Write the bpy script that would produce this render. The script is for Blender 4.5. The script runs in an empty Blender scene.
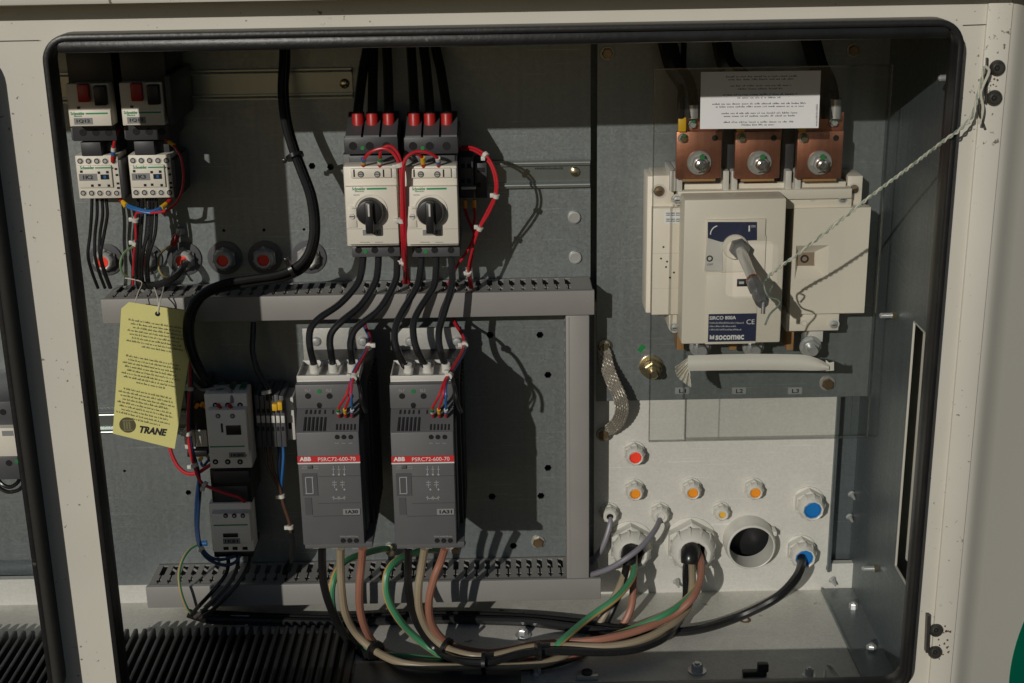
import bpy, bmesh, math, random
from mathutils import Vector, Matrix
rnd = random.Random(7)
S = bpy.context.scene
COL = S.collection
# ------------------------------------------------------------------ camera
FPX, CX, CY = 1400.0, 512.0, 341.5
_v = (72.0, 4283.0)
TH = math.atan(FPX / math.hypot(*_v)); ROLL = math.atan2(_v[0], _v[1]); YAW = math.radians(0.3)
FW = Vector((math.sin(YAW)*math.cos(TH), math.cos(YAW)*math.cos(TH), -math.sin(TH)))
_r0 = Vector((math.cos(YAW), -math.sin(YAW), 0)); _u0 = _r0.cross(FW)
R = math.cos(ROLL)*_r0 - math.sin(ROLL)*_u0
U = math.sin(ROLL)*_r0 + math.cos(ROLL)*_u0
C = -FW*1.610
cd = bpy.data.cameras.new('camera'); cam = bpy.data.objects.new('camera', cd); COL.objects.link(cam)
cam.matrix_world = Matrix(((R.x, U.x, -FW.x, C.x), (R.y, U.y, -FW.y, C.y), (R.z, U.z, -FW.z, C.z), (0, 0, 0, 1)))
cd.sensor_width = 36.0; cd.lens = FPX*36.0/1024.0; cd.clip_start = 0.05; cd.clip_end = 100
S.camera = cam
def ray(px, py): return FW*FPX + R*(px-CX) - U*(py-CY)
def P(px, py, d):                      # point of the place at depth d in front of the mounting plate
    r = ray(px, py); t = (-d - C.y)/r.y
    return C + r*t
def mpp(px, py, d):                    # metres per pixel there
    return (P(px, py, d)-C).dot(FW)/FPX
ZF = P(700, 597, 0.01).z               # floor height
def F(px, py, h=0.0):
    r = ray(px, py); t = (ZF + h - C.z)/r.z
    return C + r*t
# ------------------------------------------------------------------ materials
def M(name, col, rough=0.5, metal=0.0, var=0.08, scale=25.0, bump=0.0, bscale=300.0, specks=None, spangle=0.0, spec=0.5, streak=0.0, scratch=0.0):
    m = bpy.data.materials.new(name); m.use_nodes = True
    n = m.node_tree.nodes; l = m.node_tree.links
    b = n['Principled BSDF']
    b.inputs['Roughness'].default_value = rough; b.inputs['Metallic'].default_value = metal
    b.inputs['Specular IOR Level'].default_value = spec
    tc = n.new('ShaderNodeTexCoord')
    nz = n.new('ShaderNodeTexNoise'); nz.inputs['Scale'].default_value = scale; nz.inputs['Detail'].default_value = 6
    l.new(tc.outputs['Object'], nz.inputs['Vector'])
    mx = n.new('ShaderNodeMix'); mx.data_type = 'RGBA'
    mx.inputs['A'].default_value = (*[max(0, c*(1-var*2)) for c in col], 1)
    mx.inputs['B'].default_value = (*[min(1, c*(1+var*2)) for c in col], 1)
    l.new(nz.outputs['Fac'], mx.inputs['Factor'])
    out = mx.outputs['Result']
    if streak:
        mp = n.new('ShaderNodeMapping'); mp.inputs['Scale'].default_value = (1.0, 1.0, 0.03)
        l.new(tc.outputs['Object'], mp.inputs['Vector'])
        n2 = n.new('ShaderNodeTexNoise'); n2.inputs['Scale'].default_value = 160; n2.inputs['Detail'].default_value = 3
        l.new(mp.outputs['Vector'], n2.inputs['Vector'])
        m2 = n.new('ShaderNodeMix'); m2.data_type = 'RGBA'; m2.blend_type = 'MULTIPLY'; m2.inputs['Factor'].default_value = 1
        rp = n.new('ShaderNodeMapRange'); rp.inputs['From Min'].default_value = .3; rp.inputs['From Max'].default_value = .7
        rp.inputs['To Min'].default_value = 1-streak; rp.inputs['To Max'].default_value = 1+streak
        l.new(n2.outputs['Fac'], rp.inputs['Value']); l.new(out, m2.inputs['A']); l.new(rp.outputs['Result'], m2.inputs['B'])
        out = m2.outputs['Result']
    if spangle:
        vo = n.new('ShaderNodeTexVoronoi'); vo.inputs['Scale'].default_value = 420
        l.new(tc.outputs['Object'], vo.inputs['Vector'])
        sx = n.new('ShaderNodeSeparateXYZ'); l.new(vo.outputs['Color'], sx.inputs['Vector'])
        rp = n.new('ShaderNodeMapRange'); rp.inputs['To Min'].default_value = 1-spangle; rp.inputs['To Max'].default_value = 1+spangle
        l.new(sx.outputs['X'], rp.inputs['Value'])
        m2 = n.new('ShaderNodeMix'); m2.data_type = 'RGBA'; m2.blend_type = 'MULTIPLY'; m2.inputs['Factor'].default_value = 1
        l.new(out, m2.inputs['A']); l.new(rp.outputs['Result'], m2.inputs['B']); out = m2.outputs['Result']
        rr = n.new('ShaderNodeMapRange'); rr.inputs['To Min'].default_value = rough-.05; rr.inputs['To Max'].default_value = rough+.05
        l.new(sx.outputs['Y'], rr.inputs['Value']); l.new(rr.outputs['Result'], b.inputs['Roughness'])
    if scratch:                                              # sparse fine scuffs in two directions
        for ang_, sd in ((.5, 0), (2.0, 7)):
            mp = n.new('ShaderNodeMapping'); mp.inputs['Rotation'].default_value = (0, ang_, 0); mp.inputs['Scale'].default_value = (6, 6, 260); mp.inputs['Location'].default_value = (sd, sd, sd)
            l.new(tc.outputs['Object'], mp.inputs['Vector'])
            q = n.new('ShaderNodeTexNoise'); q.inputs['Scale'].default_value = 2.2; q.inputs['Detail'].default_value = 1
            l.new(mp.outputs['Vector'], q.inputs['Vector'])
            rp = n.new('ShaderNodeMapRange'); rp.inputs['From Min'].default_value = .70; rp.inputs['From Max'].default_value = .76; rp.inputs['To Min'].default_value = 1; rp.inputs['To Max'].default_value = 1+scratch*2
            l.new(q.outputs['Fac'], rp.inputs['Value'])
            m2 = n.new('ShaderNodeMix'); m2.data_type = 'RGBA'; m2.blend_type = 'MULTIPLY'; m2.inputs['Factor'].default_value = 1
            l.new(out, m2.inputs['A']); l.new(rp.outputs['Result'], m2.inputs['B']); out = m2.outputs['Result']
    if specks:
        sc, th, sc_col = specks
        n3 = n.new('ShaderNodeTexNoise'); n3.inputs['Scale'].default_value = sc; n3.inputs['Detail'].default_value = 4
        l.new(tc.outputs['Object'], n3.inputs['Vector'])
        n4 = n.new('ShaderNodeTexNoise'); n4.inputs['Scale'].default_value = 9
        l.new(tc.outputs['Object'], n4.inputs['Vector'])
        ad = n.new('ShaderNodeMath'); ad.operation = 'MULTIPLY_ADD'; ad.inputs[1].default_value = .35
        l.new(n4.outputs['Fac'], ad.inputs[0]); l.new(n3.outputs['Fac'], ad.inputs[2])
        rp = n.new('ShaderNodeMapRange'); rp.inputs['From Min'].default_value = th; rp.inputs['From Max'].default_value = th+.05
        rp.inputs['To Max'].default_value = .85
        l.new(ad.outputs['Value'], rp.inputs['Value'])
        m3 = n.new('ShaderNodeMix'); m3.data_type = 'RGBA'; m3.inputs['B'].default_value = (*sc_col, 1)
        l.new(rp.outputs['Result'], m3.inputs['Factor']); l.new(out, m3.inputs['A']); out = m3.outputs['Result']
    l.new(out, b.inputs['Base Color'])
    if bump:
        n5 = n.new('ShaderNodeTexNoise'); n5.inputs['Scale'].default_value = bscale; n5.inputs['Detail'].default_value = 3
        l.new(tc.outputs['Object'], n5.inputs['Vector'])
        bp = n.new('ShaderNodeBump'); bp.inputs['Strength'].default_value = bump; bp.inputs['Distance'].default_value = .001
        l.new(n5.outputs['Fac'], bp.inputs['Height']); l.new(bp.outputs['Normal'], b.inputs['Normal'])
    return m
cream = M('cream_paint', (.64, .612, .535), .5, var=.06, scale=7, bump=.12, bscale=900, specks=(190, .85, (.10, .075, .05)))
cream2 = M('cream_panel_paint', (.57, .55, .48), .45, var=.03, scale=4, bump=.05, bscale=700)
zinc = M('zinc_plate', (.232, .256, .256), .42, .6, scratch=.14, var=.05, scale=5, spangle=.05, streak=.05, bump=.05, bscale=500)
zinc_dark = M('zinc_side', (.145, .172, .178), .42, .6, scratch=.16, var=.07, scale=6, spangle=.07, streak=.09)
galv = M('galvanised_sheet', (.62, .61, .56), .5, .12, scratch=.06, var=.07, scale=6, spangle=.045, bump=.05, bscale=400, specks=(60, .93, (.25, .22, .17)))
galv_floor = M('galvanised_floor', (.64, .63, .57), .5, .12, scratch=.08, var=.12, scale=9, spangle=.07, specks=(45, .87, (.16, .14, .11)))
rail_m = M('passivated_steel', (.27, .305, .295), .28, .75, var=.06, scale=20, streak=.03)
rubber = M('black_rubber', (.012, .012, .012), .38, var=.3, scale=60, bump=.2, bscale=250, specks=(90, .90, (.10, .09, .08)))
duct_m = M('grey_duct_plastic', (.265, .255, .238), .5, var=.05, scale=25, bump=.05)
wh = M('ivory_plastic', (.74, .69, .59), .42, var=.03, scale=40, bump=.04, bscale=600)
wh2 = M('cream_switch_plastic', (.76, .70, .59), .45, var=.025, scale=20, bump=.05, bscale=500)
whg = M('white_grey_plastic', (.62, .60, .55), .45, var=.06, scale=60, bump=.05)
nylon = M('white_nylon', (.62, .61, .55), .4, var=.06, scale=60, bump=.05, bscale=400)
nylon_g = M('grey_metal_gland', (.48, .475, .45), .36, .2, var=.15, scale=60)
dk = M('charcoal_plastic', (.040, .041, .044), .45, var=.12, scale=40, bump=.06)
dk2 = M('graphite_plastic', (.075, .077, .082), .45, var=.08, scale=40, bump=.06)
blk = M('black_plastic', (.012, .012, .013), .4, var=.2, scale=40)
hole_m = M('dark_recess', (.004, .004, .004), .8, var=.1)
abb_g = M('starter_grey_plastic', (.115, .115, .117), .5, var=.05, scale=40, bump=.06)
abb_d = M('starter_dark_grey_plastic', (.082, .082, .085), .5, var=.05, scale=40, bump=.06)
heat = M('black_anodised_heatsink', (.026, .026, .027), .5, .2, var=.1)
redp = M('red_plastic', (.42, .018, .015), .4, var=.1, scale=60)
red_stripe = M('red_print', (.55, .03, .03), .45, var=.04)
green_p = M('green_print', (.01, .28, .10), .5, var=.05)
green_dot = M('green_paint_mark', (.01, .20, .045), .5, var=.15)
white_p = M('white_print', (.75, .75, .73), .5, var=.03)
grey_p = M('grey_print', (.38, .38, .38), .5, var=.05)
ink = M('black_ink', (.015, .015, .017), .6, var=.1)
grey_lab = M('grey_label', (.24, .24, .24), .5, var=.06)
blue_lab = M('navy_label', (.028, .036, .075), .4, var=.08)
paper = M('white_label_film', (.80, .80, .80), .45, var=.025, scale=40, bump=.10, bscale=120)
tag_m = M('yellow_card', (.72, .67, .25), .6, var=.03, scale=30, bump=.08, bscale=150)
copper = M('copper_bar', (.44, .19, .12), .34, .8, var=.22, scale=45, streak=.10, bump=.06, bscale=260)
pol = M('polished_zinc_steel', (.62, .63, .62), .20, .92, var=.08, scale=80)
brass = M('yellow_zinc_steel', (.50, .43, .28), .22, .9, var=.15, scale=60)
steel = M('bright_zinc_steel', (.60, .61, .60), .30, .6, var=.1, scale=60)
cast = M('grey_cast_metal', (.20, .20, .195), .42, .55, var=.18, scale=90, bump=.1)
bronze = M('bronze_bolt', (.27, .19, .115), .33, .75, var=.2, scale=90)
iron = M('dark_bolt', (.075, .07, .062), .40, .5, var=.3, scale=120)
rust = M('rusty_stain', (.14, .08, .045), .7, var=.2, scale=90)
wblk = M('black_insulation', (.014, .014, .014), .27, var=.2, scale=40)
wred = M('red_insulation', (.50, .02, .03), .38, var=.1)
wblu = M('blue_insulation', (.02, .12, .33), .38, var=.1)
wdblu = M('dark_blue_insulation', (.012, .035, .10), .38, var=.1)
wbrn = M('brown_insulation', (.10, .05, .03), .42, var=.1)
wbei = M('beige_insulation', (.33, .27, .18), .42, var=.14, scale=18)
wpnk = M('brown_pink_insulation', (.34, .15, .10), .42, var=.16, scale=18)
wgry = M('grey_insulation', (.21, .20, .23), .42, var=.06)
wgrn = M('green_insulation', (.06, .25, .12), .40, var=.08)
wyel = M('yellow_insulation', (.50, .31, .11), .40, var=.08)
wwht = M('white_insulation', (.56, .53, .43), .5, var=.08)
orange = M('orange_plug', (.80, .30, .02), .4, var=.05)
redplug = M('red_plug', (.90, .06, .03), .4, var=.05)
blueplug = M('blue_plug', (.01, .16, .46), .4, var=.05)
yelplug = M('yellow_plug', (.75, .45, .05), .4, var=.05)
yellow = M('yellow_plastic', (.72, .42, .02), .4, var=.06)
dgreen = M('dark_green_plastic', (.005, .10, .05), .4, var=.1)
braid_m = M('tinned_copper_braid', (.34, .31, .26), .45, .45, var=.2, scale=160)
lcd_m = M('light_grey_plastic', (.90, .865, .79), .45, var=.03, scale=40, bump=.05)
logo_green = M('green_logo_paint', (.0, .13, .075), .4, var=.04)
tape_m = M('off_white_tape', (.72, .69, .61), .5, var=.04, bump=.1, bscale=200)
wood_m = M('phenolic_tab', (.36, .20, .08), .5, var=.1)
acr = bpy.data.materials.new('clear_acrylic'); acr.use_nodes = True
def _acr(m, f, tint):
    n = m.node_tree.nodes; l = m.node_tree.links
    for q in list(n): n.remove(q)
    o = n.new('ShaderNodeOutputMaterial'); t = n.new('ShaderNodeBsdfTransparent'); g = n.new('ShaderNodeBsdfGlossy'); x = n.new('ShaderNodeMixShader')
    t.inputs['Color'].default_value = (*tint, 1); g.inputs['Roughness'].default_value = .08
    nz = n.new('ShaderNodeTexNoise'); nz.inputs['Scale'].default_value = 30
    r = n.new('ShaderNodeMapRange'); r.inputs['To Min'].default_value = f*.7; r.inputs['To Max'].default_value = f*1.3
    l.new(nz.outputs['Fac'], r.inputs['Value']); l.new(r.outputs['Result'], x.inputs['Fac'])
    l.new(t.outputs[0], x.inputs[1]); l.new(g.outputs[0], x.inputs[2]); l.new(x.outputs[0], o.inputs['Surface'])
_acr(acr, .045, (.965, .97, .965))
acr_edge = bpy.data.materials.new('clear_acrylic_cut_edge'); acr_edge.use_nodes = True
_acr(acr_edge, .16, (.80, .81, .80))
washer_m = M('dull_washer', (.40, .40, .37), .38, .5, var=.15, scale=90)
# ------------------------------------------------------------------ builders
def tagp(o, label=None, cat=None, group=None, kind=None):
    if label: o['label'] = label
    if cat: o['category'] = cat
    if group: o['group'] = group
    if kind: o['kind'] = kind
    return o
def thing(name, label, cat, loc, group=None):
    o = bpy.data.objects.new(name, None); o.empty_display_size = .02
    COL.objects.link(o); o.location = loc
    return tagp(o, label, cat, group)
def origin(p):
    v = Vector((0, 0, 0))
    while p is not None:
        v += Vector(p.location); p = p.parent
    return v
class B:
    def __init__(s, m=None):
        s.v = []; s.f = []; s.fm = []; s.mats = []; s.cur = 0
        if m: s.use(m)
    def use(s, m):
        if m not in s.mats: s.mats.append(m)
        s.cur = s.mats.index(m); return s
    def raw(s, vs, fs):
        o = len(s.v); s.v += [Vector(q) for q in vs]
        for f in fs: s.f.append([o+i for i in f]); s.fm.append(s.cur)
        return s
    def box(s, x0, x1, d0, d1, z0, z1, bev=0.0):
        if x1 < x0: x0, x1 = x1, x0
        if z1 < z0: z0, z1 = z1, z0
        y0, y1 = -d1, -d0
        bm = bmesh.new(); r = bmesh.ops.create_cube(bm, size=1)
        for q in bm.verts:
            q.co = ((x0+x1)/2+q.co.x*(x1-x0), (y0+y1)/2+q.co.y*(y1-y0), (z0+z1)/2+q.co.z*(z1-z0))
        if bev: bmesh.ops.bevel(bm, geom=bm.edges[:], offset=min(bev, .45*min(x1-x0, y1-y0, z1-z0)), segments=2, affect='EDGES', profile=.5)
        s.bm(bm); return s
    def bm(s, bm):
        bm.verts.index_update(); s.raw([q.co.copy() for q in bm.verts], [[q.index for q in f.verts] for f in bm.faces]); bm.free()
    def fbox(s, a, b, c, e, d0, d1, bev=.0006):
        ym = (b+e)/2; xm = (a+c)/2
        return s.box(P(a, ym, d1).x, P(c, ym, d1).x, d0, d1, P(xm, e, d1).z, P(xm, b, d1).z, bev)
    def prism(s, pts, d0, d1):            # pts (x,z) ccw seen from the front
        n = len(pts)
        vs = [(x, -d1, z) for x, z in pts] + [(x, -d0, z) for x, z in pts]
        fs = [list(range(n)), list(range(2*n-1, n-1, -1))] + [[i, i+n, (i+1) % n+n, (i+1) % n] for i in range(n)]
        return s.raw(vs, fs)
    def pprism(s, pix, d0, d1):
        return s.prism([(P(a, b, d1).x, P(a, b, d1).z) for a, b in pix], d0, d1)
    def side(s, x0, x1, prof):            # prof (d,z) polygon extruded along x
        n = len(prof)
        vs = [(x0, -d, z) for d, z in prof] + [(x1, -d, z) for d, z in prof]
        fs = [list(range(n)), list(range(2*n-1, n-1, -1))] + [[i, i+n, (i+1) % n+n, (i+1) % n] for i in range(n)]
        return s.raw(vs, fs)
    def lathe(s, o, prof, seg=24, ax=Vector((0, -1, 0)), cap=True, rot=0.0):
        ax = Vector(ax).normalized(); u = ax.orthogonal().normalized() if abs(ax.y) < .9 else Vector((1, 0, 0))
        u = (u - ax*u.dot(ax)).normalized(); w = ax.cross(u); o = Vector(o)
        vs = []; fs = []
        for r, h in prof:
            for i in range(seg):
                a = 2*math.pi*i/seg+rot; vs.append(o+ax*h+(u*math.cos(a)+w*math.sin(a))*r)
        for k in range(len(prof)-1):
            for i in range(seg):
                j = (i+1) % seg; fs.append([k*seg+i, k*seg+j, (k+1)*seg+j, (k+1)*seg+i])
        if cap:
            if prof[-1][0] > 1e-6: fs.append([(len(prof)-1)*seg+i for i in range(seg)])
            if prof[0][0] > 1e-6: fs.append([seg-1-i for i in range(seg)])
        return s.raw(vs, fs)
    def disc(s, px, py, d, rpx, h=.0004, seg=20):   # small round mark proud of a face at d
        r = rpx*mpp(px, py, d); return s.lathe(P(px, py, d), [(r, -.001), (r, h)], seg)
    def hexbolt(s, px, py, d, rpx, washer=1.5, h=.006, m=None):
        o = P(px, py, d); r = rpx*mpp(px, py, d)
        k0 = s.cur
        if washer: s.use(washer_m); s.lathe(o, [(r*washer, 0), (r*washer, .0016), (r*washer*.95, .002)], 24); s.cur = k0
        s.lathe(o, [(r, .001), (r, h*.85), (r*.86, h)], 6, rot=rnd.random())
        return s
    def tube(s, pts, r, seg=10, sub=6, stripe=None, taper=None):
        c = smooth(pts, sub); n = len(c); vs = []; fs = []; 
        t0 = (c[1]-c[0]).normalized(); u = t0.orthogonal().normalized(); tp = t0
        for i, p in enumerate(c):
            t = (c[min(i+1, n-1)]-c[max(i-1, 0)]).normalized()
            q = tp.rotation_difference(t); u = (q @ u); u = (u-t*u.dot(t)).normalized(); w = t.cross(u); tp = t
            rr = r if not taper else r*(1+(taper-1)*i/(n-1))
            for k in range(seg):
                a = 2*math.pi*k/seg; vs.append(p+(u*math.cos(a)+w*math.sin(a))*rr)
        base = s.cur
        o = len(s.v); s.v += vs
        for i in range(n-1):
            for k in range(seg):
                j = (k+1) % seg
                s.f.append([o+i*seg+k, o+i*seg+j, o+(i+1)*seg+j, o+(i+1)*seg+k])
                if stripe is not None:
                    s.fm.append(stripe if k in (1, 2, 6, 7) else base)
                else: s.fm.append(base)
        s.f.append([o+seg-1-k for k in range(seg)]); s.fm.append(base)
        s.f.append([o+(n-1)*seg+k for k in range(seg)]); s.fm.append(base)
        return s
    def obj(s, name, parent=None, label=None, sharp=32, mods=None):
        me = bpy.data.meshes.new(name); o0 = origin(parent)
        if parent is None:
            lo = Vector([min(q[i] for q in s.v) for i in range(3)]); hi = Vector([max(q[i] for q in s.v) for i in range(3)])
            o0 = Vector(((lo.x+hi.x)/2, (lo.y+hi.y)/2, lo.z))
        me.from_pydata([q-o0 for q in s.v], [], s.f)
        for m in s.mats: me.materials.append(m)
        bm = bmesh.new(); bm.from_mesh(me)
        for f, mi in zip(bm.faces, s.fm): f.material_index = mi; f.smooth = True
        lim = math.radians(sharp)
        for e in bm.edges:
            if len(e.link_faces) != 2 or e.calc_face_angle(9) > lim: e.smooth = False
        bm.to_mesh(me); bm.free()
        o = bpy.data.objects.new(name, me); COL.objects.link(o)
        if parent is not None: o.parent = parent
        else: o.location = o0
        if label: o['label'] = label
        return o
def smooth(pts, sub=6):
    p = [Vector(q) for q in pts]
    if len(p) == 2: return [p[0].lerp(p[1], i/4) for i in range(5)]
    out = []
    for i in range(len(p)-1):
        a = p[i-1] if i else p[0]*2-p[1]; b = p[i]; c = p[i+1]; e = p[i+2] if i+2 < len(p) else p[-1]*2-p[-2]
        for k in range(sub):
            t = k/sub
            out.append(.5*((2*b)+(c-a)*t+(2*a-5*b+4*c-e)*t*t+(3*b-a-3*c+e)*t**3))
    out.append(p[-1]); return out
def curve_mesh(cu):
    o = bpy.data.objects.new('shape', cu); me = bpy.data.meshes.new_from_object(o)
    bpy.data.objects.remove(o); bpy.data.curves.remove(cu); return me
def plate(name, outer, holes, d, th, mat, parent=None):     # sheet with real holes, front face at d
    cu = bpy.data.curves.new('sheet', 'CURVE'); cu.dimensions = '2D'; cu.fill_mode = 'BOTH'; cu.extrude = th/2
    for loop in [outer]+holes:
        sp = cu.splines.new('POLY'); sp.points.add(len(loop)-1); sp.use_cyclic_u = True
        for q, (x, z) in zip(sp.points, loop): q.co = (x, z, 0, 1)
    me = curve_mesh(cu); o0 = origin(parent); me.name = name
    if parent is None:
        xs = [q[0] for q in outer]; zs = [q[1] for q in outer]; o0 = Vector(((min(xs)+max(xs))/2, -d, min(zs)))
    for q in me.vertices:
        x, y, z = q.co; q.co = Vector((x, -(d-th/2+z), y))-o0
    me.materials.clear(); me.materials.append(mat)
    o = bpy.data.objects.new(name, me); COL.objects.link(o)
    if parent is not None: o.parent = parent
    else: o.location = o0
    return o
def rrect(x0, z0, x1, z1, r, n=8):
    out = []
    for cx, cz, a0 in ((x1-r, z1-r, 0), (x0+r, z1-r, 90), (x0+r, z0+r, 180), (x1-r, z0+r, 270)):
        for i in range(n+1):
            a = math.radians(a0+90*i/n); out.append((cx+r*math.cos(a), cz+r*math.sin(a)))
    return out
def ngon(px, py, d, rpx, n=6, rot=0):
    c = P(px, py, d); r = rpx*mpp(px, py, d)
    return [(c.x+r*math.cos(rot+2*math.pi*i/n), c.z+r*math.sin(rot+2*math.pi*i/n)) for i in range(n)]
def text(parent, s, rect, d, mat, bold=0.0, name='lettering', shear=0.0, rot=0.0):
    cu = bpy.data.curves.new('type', 'FONT'); cu.body = s; cu.size = 1; cu.offset = bold; cu.shear = shear; cu.fill_mode = 'FRONT'; cu.resolution_u = 3
    me = curve_mesh(cu)
    xs = [v.co.x for v in me.vertices]; ys = [v.co.y for v in me.vertices]
    x0, x1, y0, y1 = min(xs), max(xs), min(ys), max(ys)
    a, b, c, e = rect; d += .00035
    cc = P((a+c)/2, (b+e)/2, d); w = P(c, (b+e)/2, d).x-P(a, (b+e)/2, d).x; h = P((a+c)/2, b, d).z-P((a+c)/2, e, d).z
    o0 = origin(parent); cr, sr = math.cos(rot), math.sin(rot)
    for v in me.vertices:
        lx = ((v.co.x-x0)/(x1-x0)-.5)*w; lz = ((v.co.y-y0)/(y1-y0)-.5)*h
        v.co = Vector((cc.x+lx*cr-lz*sr, cc.y, cc.z+lx*sr+lz*cr))-o0
    me.materials.clear(); me.materials.append(mat); me.name = name
    o = bpy.data.objects.new(name, me); COL.objects.link(o); o.parent = parent
    return o
def print_lines(b, quad, lines, d, seed=1, lh=.55):
    # rows of small illegible print: quad = four pixel corners TL,TR,BR,BL; lines = (v, u0, u1)
    rr = random.Random(seed)
    def m(u, v):
        (ax, ay), (bx, by), (cx, cy), (ex, ey) = quad
        x = (ax*(1-u)+bx*u)*(1-v)+(ex*(1-u)+cx*u)*v; y = (ay*(1-u)+by*u)*(1-v)+(ey*(1-u)+cy*u)*v
        return P(x, y, d)
    for v, u0, u1, h in lines:
        u = u0
        while u < u1:
            wl = rr.randint(2, 9)
            for k in range(wl):
                cw = .0085*rr.uniform(.8, 1.2)
                if u+cw > u1: break
                up = h*rr.choice((.55, .55, .6, .95)); 
                lo = m(u, v+h*.30); 
                if rr.random() < .5: b.raw([m(u, v+h*.42), m(u+cw*.72, v+h*.42), m(u+cw*.72, v+h*.42-up*.35), m(u, v+h*.42-up*.35)], [[0, 1, 2, 3]])
                b.raw([m(u, v+h*.5), m(u+cw*.35, v+h*.5), m(u+cw*.35, v+h*.5-up), m(u, v+h*.5-up)], [[0, 1, 2, 3]])
                if rr.random() < .6: b.raw([m(u+cw*.35, v+h*.5-up*.3), m(u+cw*.8, v+h*.5-up*.3), m(u+cw*.8, v+h*.5-up*.62), m(u+cw*.35, v+h*.5-up*.62)], [[0, 1, 2, 3]])
                u += cw
            u += .012
    return b
def pts3(pts, r=.004):
    out = []
    for q in pts:
        if q[2] is None: out.append(F(q[0], q[1], r))
        elif q[2] < 0: out.append(F(q[0], q[1], -q[2]))
        else: out.append(P(*q))
    return out
def wire(name, label, cat, pts, r, mat, group=None, stripe=None, ties=(), ends=(), sub=6, tie_r=None):
    p = pts3(pts, r); b = B(mat); st = None
    if stripe: b.use(stripe); st = b.cur; b.use(mat)
    b.tube(p, r, 10, sub, st)
    o = b.obj(name); tagp(o, label, cat, group)
    c = smooth(p, sub)
    def at(t):
        i = max(1, min(len(c)-2, int(round(t*(len(c)-1))))); return c[i], (c[i+1]-c[i-1]).normalized()
    for t, m in ties:
        q, ax = at(t); rr = (tie_r or r)
        k = B(m); k.lathe(q, [(rr*1.02, -.0022), (rr*1.25, -.0020), (rr*1.25, .0020), (rr*1.02, .0022)], 14, ax)
        side = ax.cross(Vector((0, -1, 0))).normalized()
        h = q+side*rr*1.5+Vector((0, -.001, 0))
        k.box(h.x-.0022, h.x+.0022, -h.y-.002, -h.y+.002, h.z-.0022, h.z+.0022, .0006)
        k.obj('cable_tie', o)
    for which, kind in ends:
        a, bq = (c[0], c[2]) if which == 0 else (c[-1], c[-3])
        ax = (a-bq).normalized()
        if kind == 'none': continue
        k = B(redp); k.lathe(a-ax*.001, [(r*1.3, 0), (r*1.5, .004), (r*1.3, .008)], 12, ax); k.obj('ferrule', o)
        cols = {'y': (yellow, wblu), 'g': (whg, green_dot), 'b': (wblu, whg), 'o': (yellow, yellow)}[kind]
        k = B(cols[0]); k.lathe(a-ax*.0015, [(r*1.55, -.004), (r*1.55, 0)], 12, ax)
        k.use(cols[1]); k.lathe(a-ax*.0055, [(r*1.55, -.004), (r*1.55, 0)], 12, ax); k.obj('marker_sleeve', o)
    return o
# ------------------------------------------------------------------ setting: the cabinet
DF = .30
XL = P(88, 445, .324).x; XR = P(931, 445, .324).x             # main opening
ZT = P(600, 26.5, .324).z; ZB = P(640, 680, .297).z-.0055
LXR = P(35, 445, DF).x                                      # right edge of the left-hand opening
FZT = P(500, 10, DF).z+.0                                   # top of front frame band
LX0 = -1.05
XW = P(897, 300, .10).x                                     # side wall
XS = P(972, 445, DF+.003).x               # right edge of the front frame
def struct(b, name): return tagp(b.obj(name), kind='structure')
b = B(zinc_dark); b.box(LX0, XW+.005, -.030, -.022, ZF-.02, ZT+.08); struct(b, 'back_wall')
XF = F(835, 620).x
b = B(galv_floor); b.box(LX0, XF+.002, -.02, DF-.01, ZF-.003, ZF); struct(b, 'cabinet_floor')
b = B(zinc); b.box(XF, XW, .0, DF-.01, ZF+.0005, ZF+.0025); b.box(XF-.001, XF+.001, .0, DF-.01, ZF+.0005, ZF+.004); struct(b, 'floor_side_sheet')
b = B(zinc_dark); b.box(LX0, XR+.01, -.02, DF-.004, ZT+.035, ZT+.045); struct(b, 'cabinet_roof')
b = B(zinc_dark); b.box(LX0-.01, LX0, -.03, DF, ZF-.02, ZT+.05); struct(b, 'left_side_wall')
# right side wall with its rectangular opening; the outer skin behind it is tilted to catch more sun
hd0, hd1 = .165, .285
hz1 = P(911, 332, .20).z; hz0 = P(893, 566, .165).z
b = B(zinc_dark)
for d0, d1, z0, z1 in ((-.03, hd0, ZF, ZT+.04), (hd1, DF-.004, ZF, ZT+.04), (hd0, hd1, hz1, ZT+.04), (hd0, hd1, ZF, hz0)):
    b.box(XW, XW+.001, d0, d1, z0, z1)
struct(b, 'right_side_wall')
b = B(cream2); b.raw([(XW+x, -d, z) for z in (ZF, ZT+.04) for x, d in ((.006, .03), (.008, .028), (.070, .21), (.067, .212))], [[0, 1, 2, 3], [4, 7, 6, 5], [0, 4, 5, 1], [1, 5, 6, 2], [2, 6, 7, 3], [3, 7, 4, 0]]); struct(b, 'outer_side_skin')
b = B(cream2)
e = .0009
for d0, d1, z0, z1 in ((hd0-e, hd0+e, hz0, hz1), (hd1-e, hd1+e, hz0, hz1), (hd0, hd1, hz1-e, hz1+e), (hd0, hd1, hz0-e, hz0+e)):
    b.box(XW-.0006, XW+.0016, d0, d1, z0, z1, .0003)
tagp(b.obj('opening_trim'), 'thin pale edge trim around the tall cutout in the right side wall', 'trim')
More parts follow.
